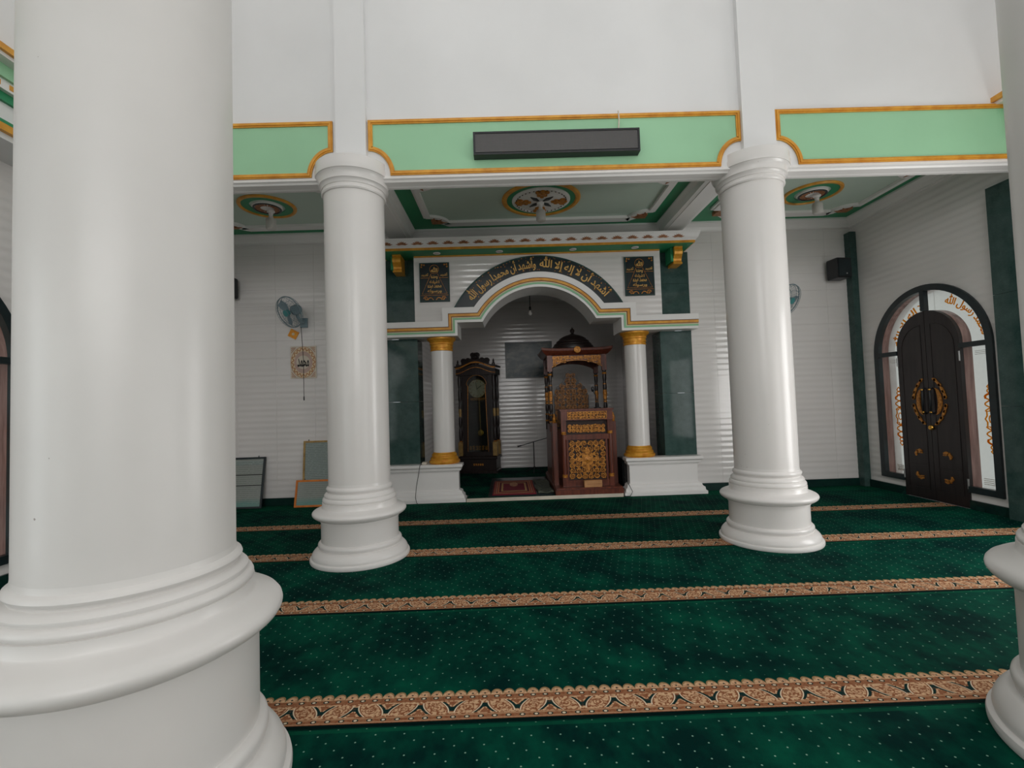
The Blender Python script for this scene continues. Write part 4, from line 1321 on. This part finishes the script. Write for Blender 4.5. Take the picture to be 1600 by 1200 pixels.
lace.build('lace_border', 'rust', t)
MB().prism(ell(0.142, 0.172), -0.0125, -0.010).build('rose_ring', 'rose', t)
MB().prism(ell(0.105, 0.105), -0.0145, -0.0125).build('roundel', 'paper', t)
l = MB(); text_flat(l, 'محمد', 0.0, -0.005, 0.18, 0.135, lambda u, v, d: (u, -0.016 - 0.002 * d, v)); l.build('lettering', 'ink', t)

# framed papers leaning against the wall
def frame(x0, wd, ht, y, z, lean, mt, doc, label, fw_=0.028, hk=0.2):
    t = thing('picture_frame', label, 'picture frame', (x0, y, z), 0)
    t.rotation_euler = (lean, 0, 0)
    path = [(0, 0), (wd, 0), (wd, ht), (0, ht)]
    MB().band(path, 0, fw_, -0.012, 0.014, closed=True).build('frame', mt, t)
    MB().box(fw_ * 0.9, wd - fw_ * 0.9, 0.0, 0.008, fw_ * 0.9, ht - fw_ * 0.9).build('print', doc, t)
    MB().tube([(wd * hk, 0.006, ht), (wd * hk, 0.006, ht + 0.022)], 0.007, 8).build('hook', 'black', t)
    return t
f = frame(-4.40, 0.66, 0.765, 7.16, 0.004, -0.20, 'black_frame', 'doc_teal', 'dark framed chart leaning on the wall just right of the huge column', hk=0.83)
for zc, hgt in ((0.68, 0.03), (0.50, 0.006), (0.34, 0.006)):
    MB().box(0.03, 0.63, -0.002, 0.0, zc - hgt, zc + hgt).build('printed_band', 'doc_green' if hgt > 0.01 else 'ink', f)
frame(-3.165, 0.62, 0.975, 7.235, 0.004, -0.10, 'gilt_frame', 'doc_green', 'tall gilt framed certificate standing behind the orange frame, left of the column', hk=0.12)
frame(-3.235, 0.62, 0.40, 7.12, 0.004, -0.24, 'orange_frame', 'doc_teal', 'orange framed sheet on the floor beside the left column')

# ================================================================== IN THE NICHE
# dark picture on the rear wall
t = thing('wall_picture', 'dark framed landscape picture on the niche rear wall', 'picture', (0.50, YN - 0.02, 2.0))
MB().band([(-0.52, 0), (0.52, 0), (0.52, 0.80), (-0.52, 0.80)], 0, 0.03, -0.025, 0.01, closed=True).build('frame', 'black_frame', t)
MB().box(-0.495, 0.495, -0.012, 0.0, 0.025, 0.775).build('print', 'picture', t)
# bare bulb
t = thing('hanging_bulb', 'bare light bulb hanging from a cord inside the mihrab arch', 'lamp', (0.465, 8.5, 3.70))
MB().tube([(0, 0, 0), (0, 0, -0.53)], 0.007, 8).build('cord', 'cable', t)
MB().lathe([(0.014, -0.50), (0.020, -0.52), (0.020, -0.565), (0.017, -0.57)], 14).build('socket', 'black', t)
MB().lathe([(0.014, -0.57), (0.018, -0.585), (0.032, -0.61), (0.035, -0.63), (0.028, -0.65), (0.012, -0.662), (0.001, -0.664)], 18).build('bulb', 'frost', t)

# tall clock
t = thing('tall_clock', 'tall dark carved pendulum clock inside the mihrab', 'clock', (-0.60, 9.90, ZNF), math.radians(-11))
def b(nm, mt, *a, par=None): return MB().box(*a).build(nm, mt, par or t)
base = MB().loft([(-0.40, 0.40, -0.22, 0.22, 0.0), (-0.40, 0.40, -0.22, 0.22, 0.05), (-0.38, 0.38, -0.20, 0.22, 0.07), (-0.38, 0.38, -0.20, 0.22, 0.28), (-0.41, 0.41, -0.23, 0.22, 0.30), (-0.41, 0.41, -0.23, 0.22, 0.335), (-0.37, 0.37, -0.19, 0.22, 0.36)]).build('base', 'ebony', t)
m = MB()
for i in range(5): m.box(-0.10 + i * 0.045, -0.07 + i * 0.045, -0.206, -0.20, 0.16, 0.20)
m.build('gilt_marks', 'gold_leaf', base)['kind'] = 'stuff'
case = MB()
case.box(-0.33, 0.33, 0.10, 0.20, 0.36, 2.14)
case.box(-0.33, -0.27, -0.16, 0.20, 0.36, 2.14); case.box(0.27, 0.33, -0.16, 0.20, 0.36, 2.14)
case.box(-0.27, 0.27, -0.16, 0.10, 0.36, 0.44)
case.build('case', 'ebony', t)
# arched door front
outer = [(-0.27, 0.44), (-0.27, 1.90)] + arc(0, 1.88, 0.27, 176, 4, 16) + [(0.27, 1.90), (0.27, 0.44)]
hd = MB()
hd.strip([(-0.27, 2.14)] + [(x, 2.14) for x, z in arc(0, 1.80, 0.25, 180, 0, 20)] + [(0.27, 2.14)], [(-0.27, 1.80)] + arc(0, 1.80, 0.25, 180, 0, 20) + [(0.27, 1.80)], -0.165, -0.14)
hd.build('arched_head', 'ebony', t)
inner = [(-0.25, 0.44), (-0.25, 1.80)] + arc(0, 1.80, 0.25, 180, 0, 20) + [(0.25, 1.80), (0.25, 0.44)]
dr = MB().band(inner, -0.03, 0.012, -0.175, -0.15).build('glass_door', 'ebony', t)
MB().prism(inner, -0.162, -0.158).build('glass', 'clear_glass', dr)
MB().band(inner, -0.036, -0.029, -0.178, -0.17).build('gilt_bead', 'gold_leaf', dr)
dl = MB().lathe([(0.19, 0.0), (0.19, -0.012), (0.178, -0.018), (0.001, -0.018)], 48, (0, -0.10, 1.74), 'y').build('dial', 'cream', t)
m = MB()
m.lathe([(0.196, -0.005), (0.196, -0.022), (0.184, -0.022), (0.184, -0.005)], 48, (0, -0.10, 1.74), 'y', cap=False); m.build('bezel', 'brass', dl)
m = MB()
for i in range(12):
    a = PI / 6 * i
    m.ribbon([(0.135 * math.sin(a), 1.74 + 0.135 * math.cos(a)), (0.168 * math.sin(a), 1.74 + 0.168 * math.cos(a))], 0.014, -0.122, -0.117)
m.build('hour_marks', 'rust', dl)['kind'] = 'stuff'
m = MB(); m.ribbon([(-0.01, 1.73), (0.09, 1.80)], 0.012, -0.126, -0.122); m.ribbon([(0.0, 1.72), (-0.03, 1.88)], 0.009, -0.128, -0.124); m.build('hands', 'ink', dl)
m = MB(); scrolls(m, -0.16, 0.16, 1.49, 1.56, -0.11, -0.10, cell=0.05, wd=0.010, seed=5); m.build('scroll_under_dial', 'gold_leaf', t)
pd = MB().tube([(0.02, -0.06, 1.55), (0.035, -0.06, 0.88)], 0.007, 8).build('pendulum_rod', 'brass', t)
MB().lathe([(0.001, -0.012), (0.06, -0.008), (0.065, 0), (0.06, 0.008), (0.001, 0.012)], 28, (0.037, -0.06, 0.82), 'y').build('pendulum_bob', 'brass', pd)
m = MB(); scrolls(m, -0.20, 0.20, 0.47, 0.56, -0.150, -0.140, cell=0.06, wd=0.010, seed=8); m.build('gilt_scroll', 'gold_leaf', t)
def turned(z0, z1, r):
    H = z1 - z0; pr = []
    for i in range(41):
        k = i / 40
        rr = r * (0.72 + 0.28 * abs(math.sin(k * PI * 5)) ** 0.6)
        if 0.35 < k < 0.62: rr = r * (0.62 + 0.25 * math.sin((k - 0.35) / 0.27 * PI))
        pr.append((rr, z0 + H * k))
    return pr
for sx in (-1, 1):
    for py in (-0.17, 0.14):
        c = MB().lathe(turned(0.66, 2.02, 0.036), 16, (sx * 0.365, py, 0)).build('corner_column', 'ebony', t)
        MB().box(sx * 0.365 - 0.045, sx * 0.365 + 0.045, py - 0.045, py + 0.045, 0.36, 0.64).build('pedestal', 'gilt_frame', c)
        MB().lathe([(0.034, 0), (0.038, 0.01), (0.034, 0.02)], 16, (sx * 0.365, py, 0.645)).build('gilt_ring', 'gold_leaf', c)
        MB().lathe([(0.026, 0), (0.033, 0.14), (0.026, 0.28)], 16, (sx * 0.365, py, 1.15)).build('gilt_sleeve', 'gilt_frame', c)
hood = MB()
hood.box(-0.42, 0.42, -0.22, 0.22, 2.02, 2.14)
A = [(x, 2.14 + 0.10 * (math.cos(PI * x / 0.42) * 0.5 + 0.5)) for x in [-0.42 + 0.84 * i / 24 for i in range(25)]]
hood.strip(A, [(x, 2.13) for x, z in A], -0.22, 0.22)
hood.build('hood', 'ebony', t)
hm = MB()
for dz, yy0, hh_ in ((0.0, -0.25, 0.03), (-0.10, -0.235, 0.014)):
    A = [(x, 2.15 + dz + 0.12 * (math.cos(PI * x / 0.42) * 0.5 + 0.5)) for x in [-0.42 + 0.84 * i / 24 for i in range(25)]]
    hm.strip(A, [(x, z + hh_) for x, z in A], yy0, -0.21)
hm.build('gilt_arch_moulding', 'gold_leaf', t)
hm = MB()
A = [(x, 2.18 + 0.12 * (math.cos(PI * x / 0.44) * 0.5 + 0.5)) for x in [-0.44 + 0.88 * i / 24 for i in range(25)]]
hm.strip(A, [(x, z + 0.03) for x, z in A], -0.265, 0.22)
hm.build('hood_cap', 'ebony', t)
cr = MB()
scrolls(cr, -0.30, 0.30, 2.25, 2.48, -0.24, -0.19, cell=0.10, wd=0.036, seed=11, inside=lambda x, z: z < 2.50 - abs(x) * 0.72)
cr.lathe([(0.02, 0), (0.05, 0.03), (0.06, 0.08), (0.035, 0.13), (0.012, 0.16), (0.001, 0.17)], 16, (0, -0.22, 2.315))
cr.build('crest', 'ebony', t)
for sx in (-1, 1):
    MB().lathe([(0.018, 0), (0.034, 0.02), (0.034, 0.05), (0.015, 0.07), (0.022, 0.09), (0.012, 0.13), (0.001, 0.15)], 14, (sx * 0.38, -0.20, 2.20)).build('finial', 'ebony', t)

# pulpit
t = thing('pulpit', 'carved mahogany pulpit with gold filigree, canopy and dome', 'pulpit', (1.21, 8.0, ZNF))
ox, oy, oz = 1.21, 8.0, ZNF
def B(nm, mt, x0, x1, y0, y1, z0, z1, par=None): return MB().box(x0 - ox, x1 - ox, y0 - oy, y1 - oy, z0 - oz, z1 - oz).build(nm, mt, par or t)
def Q(mb, nm, mt, par=None):
    mb.v = [(a - ox, b_ - oy, c_ - oz) for a, b_, c_ in mb.v]
    return mb.build(nm, mt, par or t)
B('platform', 'mahogany', 0.685, 1.712, 7.14, 9.05, ZNF, 0.115)
B('step', 'mahogany', 0.70, 1.705, 7.18, 9.03, 0.115, 0.14)
# lectern front
yF = 7.30
B('back_panel', 'panel_dark', 0.86, 1.57, yF + 0.05, yF + 0.08, 0.14, 1.30)
B('rail', 'mahogany', 0.84, 1.59, yF, yF + 0.06, 0.14, 0.235)
B('rail', 'mahogany', 0.84, 1.59, yF, yF + 0.06, 0.855, 0.935)
top = B('desk_board', 'mahogany', 0.815, 1.615, yF - 0.03, yF + 0.42, 1.155, 1.305)
Q(MB().loft([(0.80, 1.63, yF - 0.045, yF + 0.44, 1.305), (0.80, 1.63, yF - 0.045, yF + 0.44, 1.33)]), 'desk_top', 'mahogany')
fz = MB(); fz.band([(0.915, 1.172), (1.525, 1.172), (1.525, 1.288), (0.915, 1.288)], 0, 0.010, yF - 0.042, yF - 0.03, closed=True)
scrolls(fz, 0.93, 1.51, 1.185, 1.275, yF - 0.042, yF - 0.03, cell=0.055, wd=0.012, sym=False, seed=21); Q(fz, 'gilt_frieze', 'gold_leaf', top)
Q(MB().box(0.92, 1.52, yF - 0.032, yF - 0.0295, 1.175, 1.285), 'frieze_ground', 'panel_dark', top)
fz = MB(); scrolls(fz, 0.925, 1.50, 0.965, 1.085, yF + 0.03, yF + 0.05, cell=0.06, wd=0.014, sym=False, seed=23); Q(fz, 'gilt_frieze', 'gold_leaf')
for sx, px in ((-1, 0.855), (1, 1.575)):
    c = B('post', 'mahogany', px - 0.038, px + 0.038, yF - 0.01, yF + 0.07, 0.14, 0.28)
    B('post_head', 'mahogany', px - 0.038, px + 0.038, yF - 0.01, yF + 0.07, 0.98, 1.155, c)
    Q(MB().lathe([(0.031, 0.28), (0.034, 0.62), (0.030, 0.98)], 20, (px, yF + 0.02, 0)), 'shaft', 'mahogany', c)
    for z0 in (0.275, 0.935):
        Q(MB().lathe([(0.034, 0), (0.041, 0.008), (0.037, 0.018), (0.041, 0.030), (0.041, 0.042), (0.034, 0.05)], 20, (px, yF + 0.02, z0)), 'gilt_collar', 'gold_leaf', c)
cp = Q(MB().box(0.905, 1.525, yF + 0.03, yF + 0.05, 0.235, 0.855), 'carved_panel_ground', 'panel_dark')
cv = MB()
scrolls(cv, 0.925, 1.495, 0.255, 0.835, yF + 0.008, yF + 0.03, cell=0.082, wd=0.0135, seed=31)
cxm, czm = 1.21, 0.545
for i in range(8):
    a = PI / 4 * i; L_ = 0.15 if i % 2 else 0.22
    tip = (cxm + L_ * math.cos(a), czm + L_ * math.sin(a)); nx, nz = -math.sin(a) * 0.035, math.cos(a) * 0.035
    md = (cxm + L_ * 0.55 * math.cos(a), czm + L_ * 0.55 * math.sin(a))
    cv.prism([(cxm, czm), (md[0] + nx, md[1] + nz), tip, (md[0] - nx, md[1] - nz)], yF + 0.004, yF + 0.028)
cv.lathe([(0.05, 0.028), (0.05, 0.002), (0.03, -0.004), (0.001, -0.008)], 16, (cxm, yF, czm), 'y')
Q(cv, 'gilt_carving', 'gold_leaf', cp)
B('panel_stile', 'mahogany', 0.893, 0.922, yF + 0.01, yF + 0.05, 0.235, 0.855); B('panel_stile', 'mahogany', 1.498, 1.527, yF + 0.01, yF + 0.05, 0.235, 0.855)
# side balustrades
for x0, x1 in ((0.705, 0.765), (1.642, 1.700)):
    sd = B('side_wall', 'mahogany', x0 + 0.015, x1 - 0.015, 7.56, 8.95, 0.14, 1.06)
    B('hand_rail', 'mahogany', x0, x1, 7.5, 8.0, 1.06, 1.11, sd)
    for y in (7.62, 7.80):
        B('stile', 'mahogany', x0 - 0.002, x1 + 0.002, y, y + 0.05, 0.14, 1.06, sd)
    np_ = B('newel', 'mahogany', x0 - 0.005, x1 + 0.005, 7.46, 7.535, 0.14, 1.115)
    Q(MB().lathe([(0.030, 0), (0.034, 0.01), (0.022, 0.02), (0.030, 0.045), (0.034, 0.07), (0.022, 0.10), (0.012, 0.13), (0.001, 0.155)], 16, ((x0 + x1) / 2, 7.4975, 1.115)), 'gilt_finial', 'gold_leaf', np_)
# seat platform and carved backrest
B('seat', 'mahogany', 0.765, 1.642, 8.15, 8.95, 0.14, 0.95)
bk_ = MB()
out = [(0.86, 0.95), (0.86, 1.55), (0.93, 1.72), (1.03, 1.80), (1.10, 1.93), (1.19, 2.03), (1.28, 1.93), (1.35, 1.80), (1.45, 1.72), (1.52, 1.55), (1.52, 0.95)]
bkp = Q(MB().prism(out, 8.78, 8.82), 'backrest', 'ebony')
def inb(x, z):
    ax = abs(x - 1.19)
    lim = 2.0 - ax * 1.25 if ax > 0.09 else 2.0 - ax * 0.6
    return z < lim
cv = MB(); scrolls(cv, 0.88, 1.50, 1.0, 1.98, 8.755, 8.78, cell=0.10, wd=0.019, seed=41, inside=inb); Q(cv, 'gilt_carving', 'gold_dim', bkp)
# canopy posts
def post(x, y):
    p = Q(MB().lathe([(0.034, 0.95), (0.034, 1.10)] + [(r, z) for r, z in turned(1.10, 1.94, 0.034)] + [(0.036, 1.945), (0.036, 1.97)], 16, (x, y, 0)), 'canopy_post', 'ebony')
    B('post_block', 'mahogany', x - 0.04, x + 0.04, y - 0.04, y + 0.04, 1.965, 2.245, p)
    for z, h in ((1.10, 0.025), (1.22, 0.02), (1.90, 0.03)):
        Q(MB().lathe([(0.036, 0), (0.042, h / 2), (0.036, h)], 16, (x, y, z)), 'gilt_ring', 'gold_leaf', p)
    Q(MB().lathe([(0.036, 0), (0.027, 0.03), (0.034, 0.11), (0.030, 0.12), (0.038, 0.15), (0.028, 0.24), (0.034, 0.32)], 12, (x, y, 1.42)), 'gilt_flutes', 'gold_leaf', p)
    if y < 8.5: B('post_foot', 'mahogany', x - 0.04, x + 0.04, y - 0.04, y + 0.04, 0.95, 1.07, p)
for x in (0.735, 1.665):
    for y in (8.0, 8.76): post(x, y)
# frieze boards with arched lower edge
def frieze(y0, y1, gilt):
    A = [(0.775 + 0.85 * i / 24, 2.235) for i in range(25)]
    Bq = [(x, 2.03 + 0.115 * math.sin(PI * (x - 0.775) / 0.85) ** 0.7 if 0 < (x - 0.775) / 0.85 < 0.9999 else 2.03) for x, z in A]
    f_ = Q(MB().strip(A, Bq, y0, y1), 'frieze_board', 'mahogany')
    if gilt:
        m_ = MB(); scrolls(m_, 0.79, 1.61, 2.06, 2.225, y0 - 0.012, y0, cell=0.058, wd=0.014, seed=51, inside=lambda x, z: z > 2.05 + 0.115 * math.sin(PI * min(1, max(0, (x - 0.775) / 0.85))))
        m_.ribbon([(x, z + 0.008) for x, z in Bq], 0.012, y0 - 0.012, y0)
        Q(m_, 'gilt_carving', 'gold_leaf', f_)
frieze(7.985, 8.015, True); frieze(8.745, 8.775, False)
B('side_board', 'mahogany', 0.72, 0.75, 8.04, 8.72, 2.08, 2.235); B('side_board', 'mahogany', 1.65, 1.68, 8.04, 8.72, 2.08, 2.235)
# eaves with upturned corners
ev = MB(); n = 20
for face in range(1):
    pass
def eave(x0, x1, y0, y1):
    vs, fs = [], []
    N = 16
    def ringp(o_, z, lift):
        pts = []
        for (ax, ay, bx_, by) in ((x0 - o_, y0 - o_, x1 + o_, y0 - o_), (x1 + o_, y0 - o_, x1 + o_, y1 + o_), (x1 + o_, y1 + o_, x0 - o_, y1 + o_), (x0 - o_, y1 + o_, x0 - o_, y0 - o_)):
            for i in range(N):
                k = i / N
                e = abs(2 * k - 1) ** 4
                pts.append((ax + (bx_ - ax) * k, ay + (by - ay) * k, z + lift * e + 0.25 * lift * math.sin(PI * k)))
        return pts
    for o_, z, lf in ((0.0, 2.24, 0.0), (0.02, 2.255, 0.0), (0.05, 2.275, 0.01), (0.08, 2.30, 0.03), (0.085, 2.335, 0.035), (0.0, 2.36, 0.01)):
        vs += ringp(o_, z, lf)
    n_ = 4 * N
    for k in range(5):
        for i in range(n_): fs.append([k * n_ + i, k * n_ + (i + 1) % n_, (k + 1) * n_ + (i + 1) % n_, (k + 1) * n_ + i])
    fs += [list(range(n_ - 1, -1, -1)), [5 * n_ + i for i in range(n_)]]
    return MB().add(vs, fs)
ev = Q(eave(0.685, 1.715, 7.95, 8.81), 'eaves', 'mahogany')
Q(MB().lathe([(0.06, 0.0), (0.055, -0.015), (0.03, -0.022), (0.001, -0.024)], 18, (1.20, 7.87, 2.32), 'y'), 'gilt_boss', 'gold_leaf', ev)
dm = [(0.40, 2.36), (0.40, 2.375), (0.385, 2.385), (0.385, 2.40), (0.365, 2.41), (0.362, 2.43), (0.34, 2.445), (0.335, 2.47), (0.30, 2.49), (0.29, 2.52), (0.25, 2.545), (0.235, 2.57), (0.185, 2.60), (0.14, 2.62), (0.09, 2.635), (0.045, 2.65), (0.03, 2.66)]
Q(MB().lathe(dm, 40, (1.20, 8.38, 0)), 'dome', 'ebony')
Q(MB().lathe([(0.03, 0), (0.022, 0.015), (0.038, 0.04), (0.044, 0.06), (0.036, 0.082), (0.018, 0.095), (0.008, 0.11), (0.001, 0.135)], 18, (1.20, 8.38, 2.655)), 'dome_finial', 'ebony')

# items round the pulpit
o = thing('tan_box', 'small tan cardboard box on the pulpit step', 'box', (1.262, 7.215, 0.1415))
m = MB().loft([(-0.135, 0.135, -0.03, 0.045, 0), (-0.135, 0.135, -0.03, 0.045, 0.095), (-0.13, 0.13, -0.025, 0.04, 0.10)]).build('box_body', 'tan', o); m.rotation_euler = (0, 0, 0.04)
MB().box(-0.12, 0.12, -0.034, -0.028, 0.045, 0.05).build('fold_line', 'leaf_brown', o)
t = thing('desk_microphone', 'small gooseneck microphone standing on the pulpit desk', 'microphone', (1.44, 7.55, 1.33))
MB().lathe([(0.055, 0), (0.055, 0.012), (0.02, 0.022)], 20).build('base', 'black', t)
MB().tube([(0, 0, 0.02), (0, 0.01, 0.12), (-0.02, 0.03, 0.21), (-0.05, 0.05, 0.27)], 0.007, 8).build('gooseneck', 'black', t)
MB().lathe([(0.012, 0), (0.024, 0.02), (0.028, 0.05), (0.02, 0.075), (0.001, 0.085)], 14, (-0.055, 0.055, 0.265)).build('head', 'black', t)
t = thing('microphone_stand', 'black boom microphone stand in front of the niche rear wall', 'microphone stand', (0.50, 9.55, ZNF))
MB().tube([(0, 0, 0.10), (0, 0, 0.62)], 0.011, 10).build('pole', 'black', t)
for i in range(3):
    a = 2 * PI * i / 3 + 0.4
    MB().tube([(0, 0, 0.12), (0.20 * math.cos(a), 0.20 * math.sin(a), 0.012)], 0.009, 8).build('leg', 'black', t)
MB().tube([(-0.26, -0.05, 0.555), (0.0, 0, 0.62), (0.30, 0.05, 0.69)], 0.008, 8).build('boom', 'black', t)
MB().tube([(-0.33, -0.06, 0.54), (-0.25, -0.05, 0.557)], [0.018, 0.012], 10).build('microphone', 'black', t)

t = thing('amplifier', 'black amplifier box between the pulpit and the right plinth', 'amplifier', (1.86, 7.92, ZNF))
MB().loft([(-0.014, 0.19, -0.16, 0.16, 0.0), (-0.014, 0.19, -0.17, 0.17, 0.02), (-0.014, 0.19, -0.17, 0.17, 0.42), (-0.005, 0.18, -0.16, 0.16, 0.44)]).build('cabinet', 'black', t)
MB().box(0.02, 0.17, -0.176, -0.17, 0.05, 0.39).build('grille', 'grille', t)
o = MB().tube([(1.755, 7.30, 0.27), (1.77, 7.20, 0.22), (1.80, 7.135, 0.15), (1.83, 7.09, 0.07), (1.79, 7.07, 0.012), (1.74, 7.075, 0.008), (1.70, 7.09, 0.008)], 0.0045, 6).build('amplifier_cable', 'cable')
tag(o, 'thin black cable looping down the corner of the right plinth', 'cable')
o = MB().tube([(-1.33, 7.27, 0.572), (-1.34, 7.14, 0.572), (-1.345, 7.108, 0.56), (-1.36, 7.10, 0.46), (-1.40, 7.085, 0.25), (-1.415, 7.08, 0.10), (-1.40, 7.075, 0.02), (-1.38, 7.06, 0.006)], 0.0045, 6).build('plinth_cable', 'cable')
tag(o, 'thin black cable hanging down the front of the left plinth', 'cable')
o = thing('folded_paper', 'white folded paper lying on the left plinth beside the gold column base', 'paper', (-1.28, 7.27, 0.566))
MB().loft([(-0.055, 0.02, -0.06, 0.06, 0), (-0.055, 0.02, -0.06, 0.06, 0.004), (-0.05, 0.02, -0.05, 0.06, 0.03)]).build('sheet', 'paper', o)

# prayer rug and crumpled cloth
def rug(name, mt, x0, x1, y0, y1, amp, seed, label, z):
    rnd = random.Random(seed)
    nx, ny = 24, 28
    vs, fs = [], []
    ph = [rnd.uniform(0, 6) for _ in range(6)]
    for s_ in (0, 1):
        for i in range(nx + 1):
            for j in range(ny + 1):
                u, v = i / nx, j / ny
                hgt = amp * (0.5 + 0.5 * math.sin(7 * u + ph[0] + 3 * v) * math.sin(5 * v + ph[1])) + amp * 0.6 * abs(math.sin(11 * v + 6 * u + ph[2]))
                vs.append((x0 + (x1 - x0) * u + amp * math.sin(9 * v + ph[3]) * 0.6, y0 + (y1 - y0) * v + amp * math.sin(8 * u + ph[4]), (hgt + 0.006 if s_ else 0.0)))
    W = (nx + 1) * (ny + 1)
    for i in range(nx):
        for j in range(ny):
            a = i * (ny + 1) + j
            fs.append([W + a, W + a + ny + 1, W + a + ny + 2, W + a + 1]); fs.append([a, a + 1, a + ny + 2, a + ny + 1])
    edge = [i * (ny + 1) for i in range(nx + 1)] + [nx * (ny + 1) + j for j in range(1, ny + 1)] + [i * (ny + 1) + ny for i in range(nx - 1, -1, -1)] + [j for j in range(ny - 1, 0, -1)]
    for k in range(len(edge)):
        a, b_ = edge[k], edge[(k + 1) % len(edge)]
        fs.append([a, b_, W + b_, W + a])
    o = MB().add(vs, fs, True).build(name, mt)
    o.location = (0, 0, z)
    return o
o = rug('prayer_mat', 'black_frame', -0.34, 0.675, 7.22, 8.95, 0.002, 4, '', ZNF + 0.0005); tag(o, 'dark plain mat under the red prayer rug', 'rug')
o = rug('prayer_rug', 'rug', -0.28, 0.40, 7.26, 8.55, 0.004, 5, '', ZNF + 0.012); tag(o, 'dark red prayer rug with striped border in the mihrab', 'rug')
o = rug('folded_cloth', 'cloth', 0.42, 0.66, 7.30, 8.50, 0.022, 6, '', ZNF + 0.012); tag(o, 'crumpled olive grey cloth beside the red prayer rug', 'cloth')
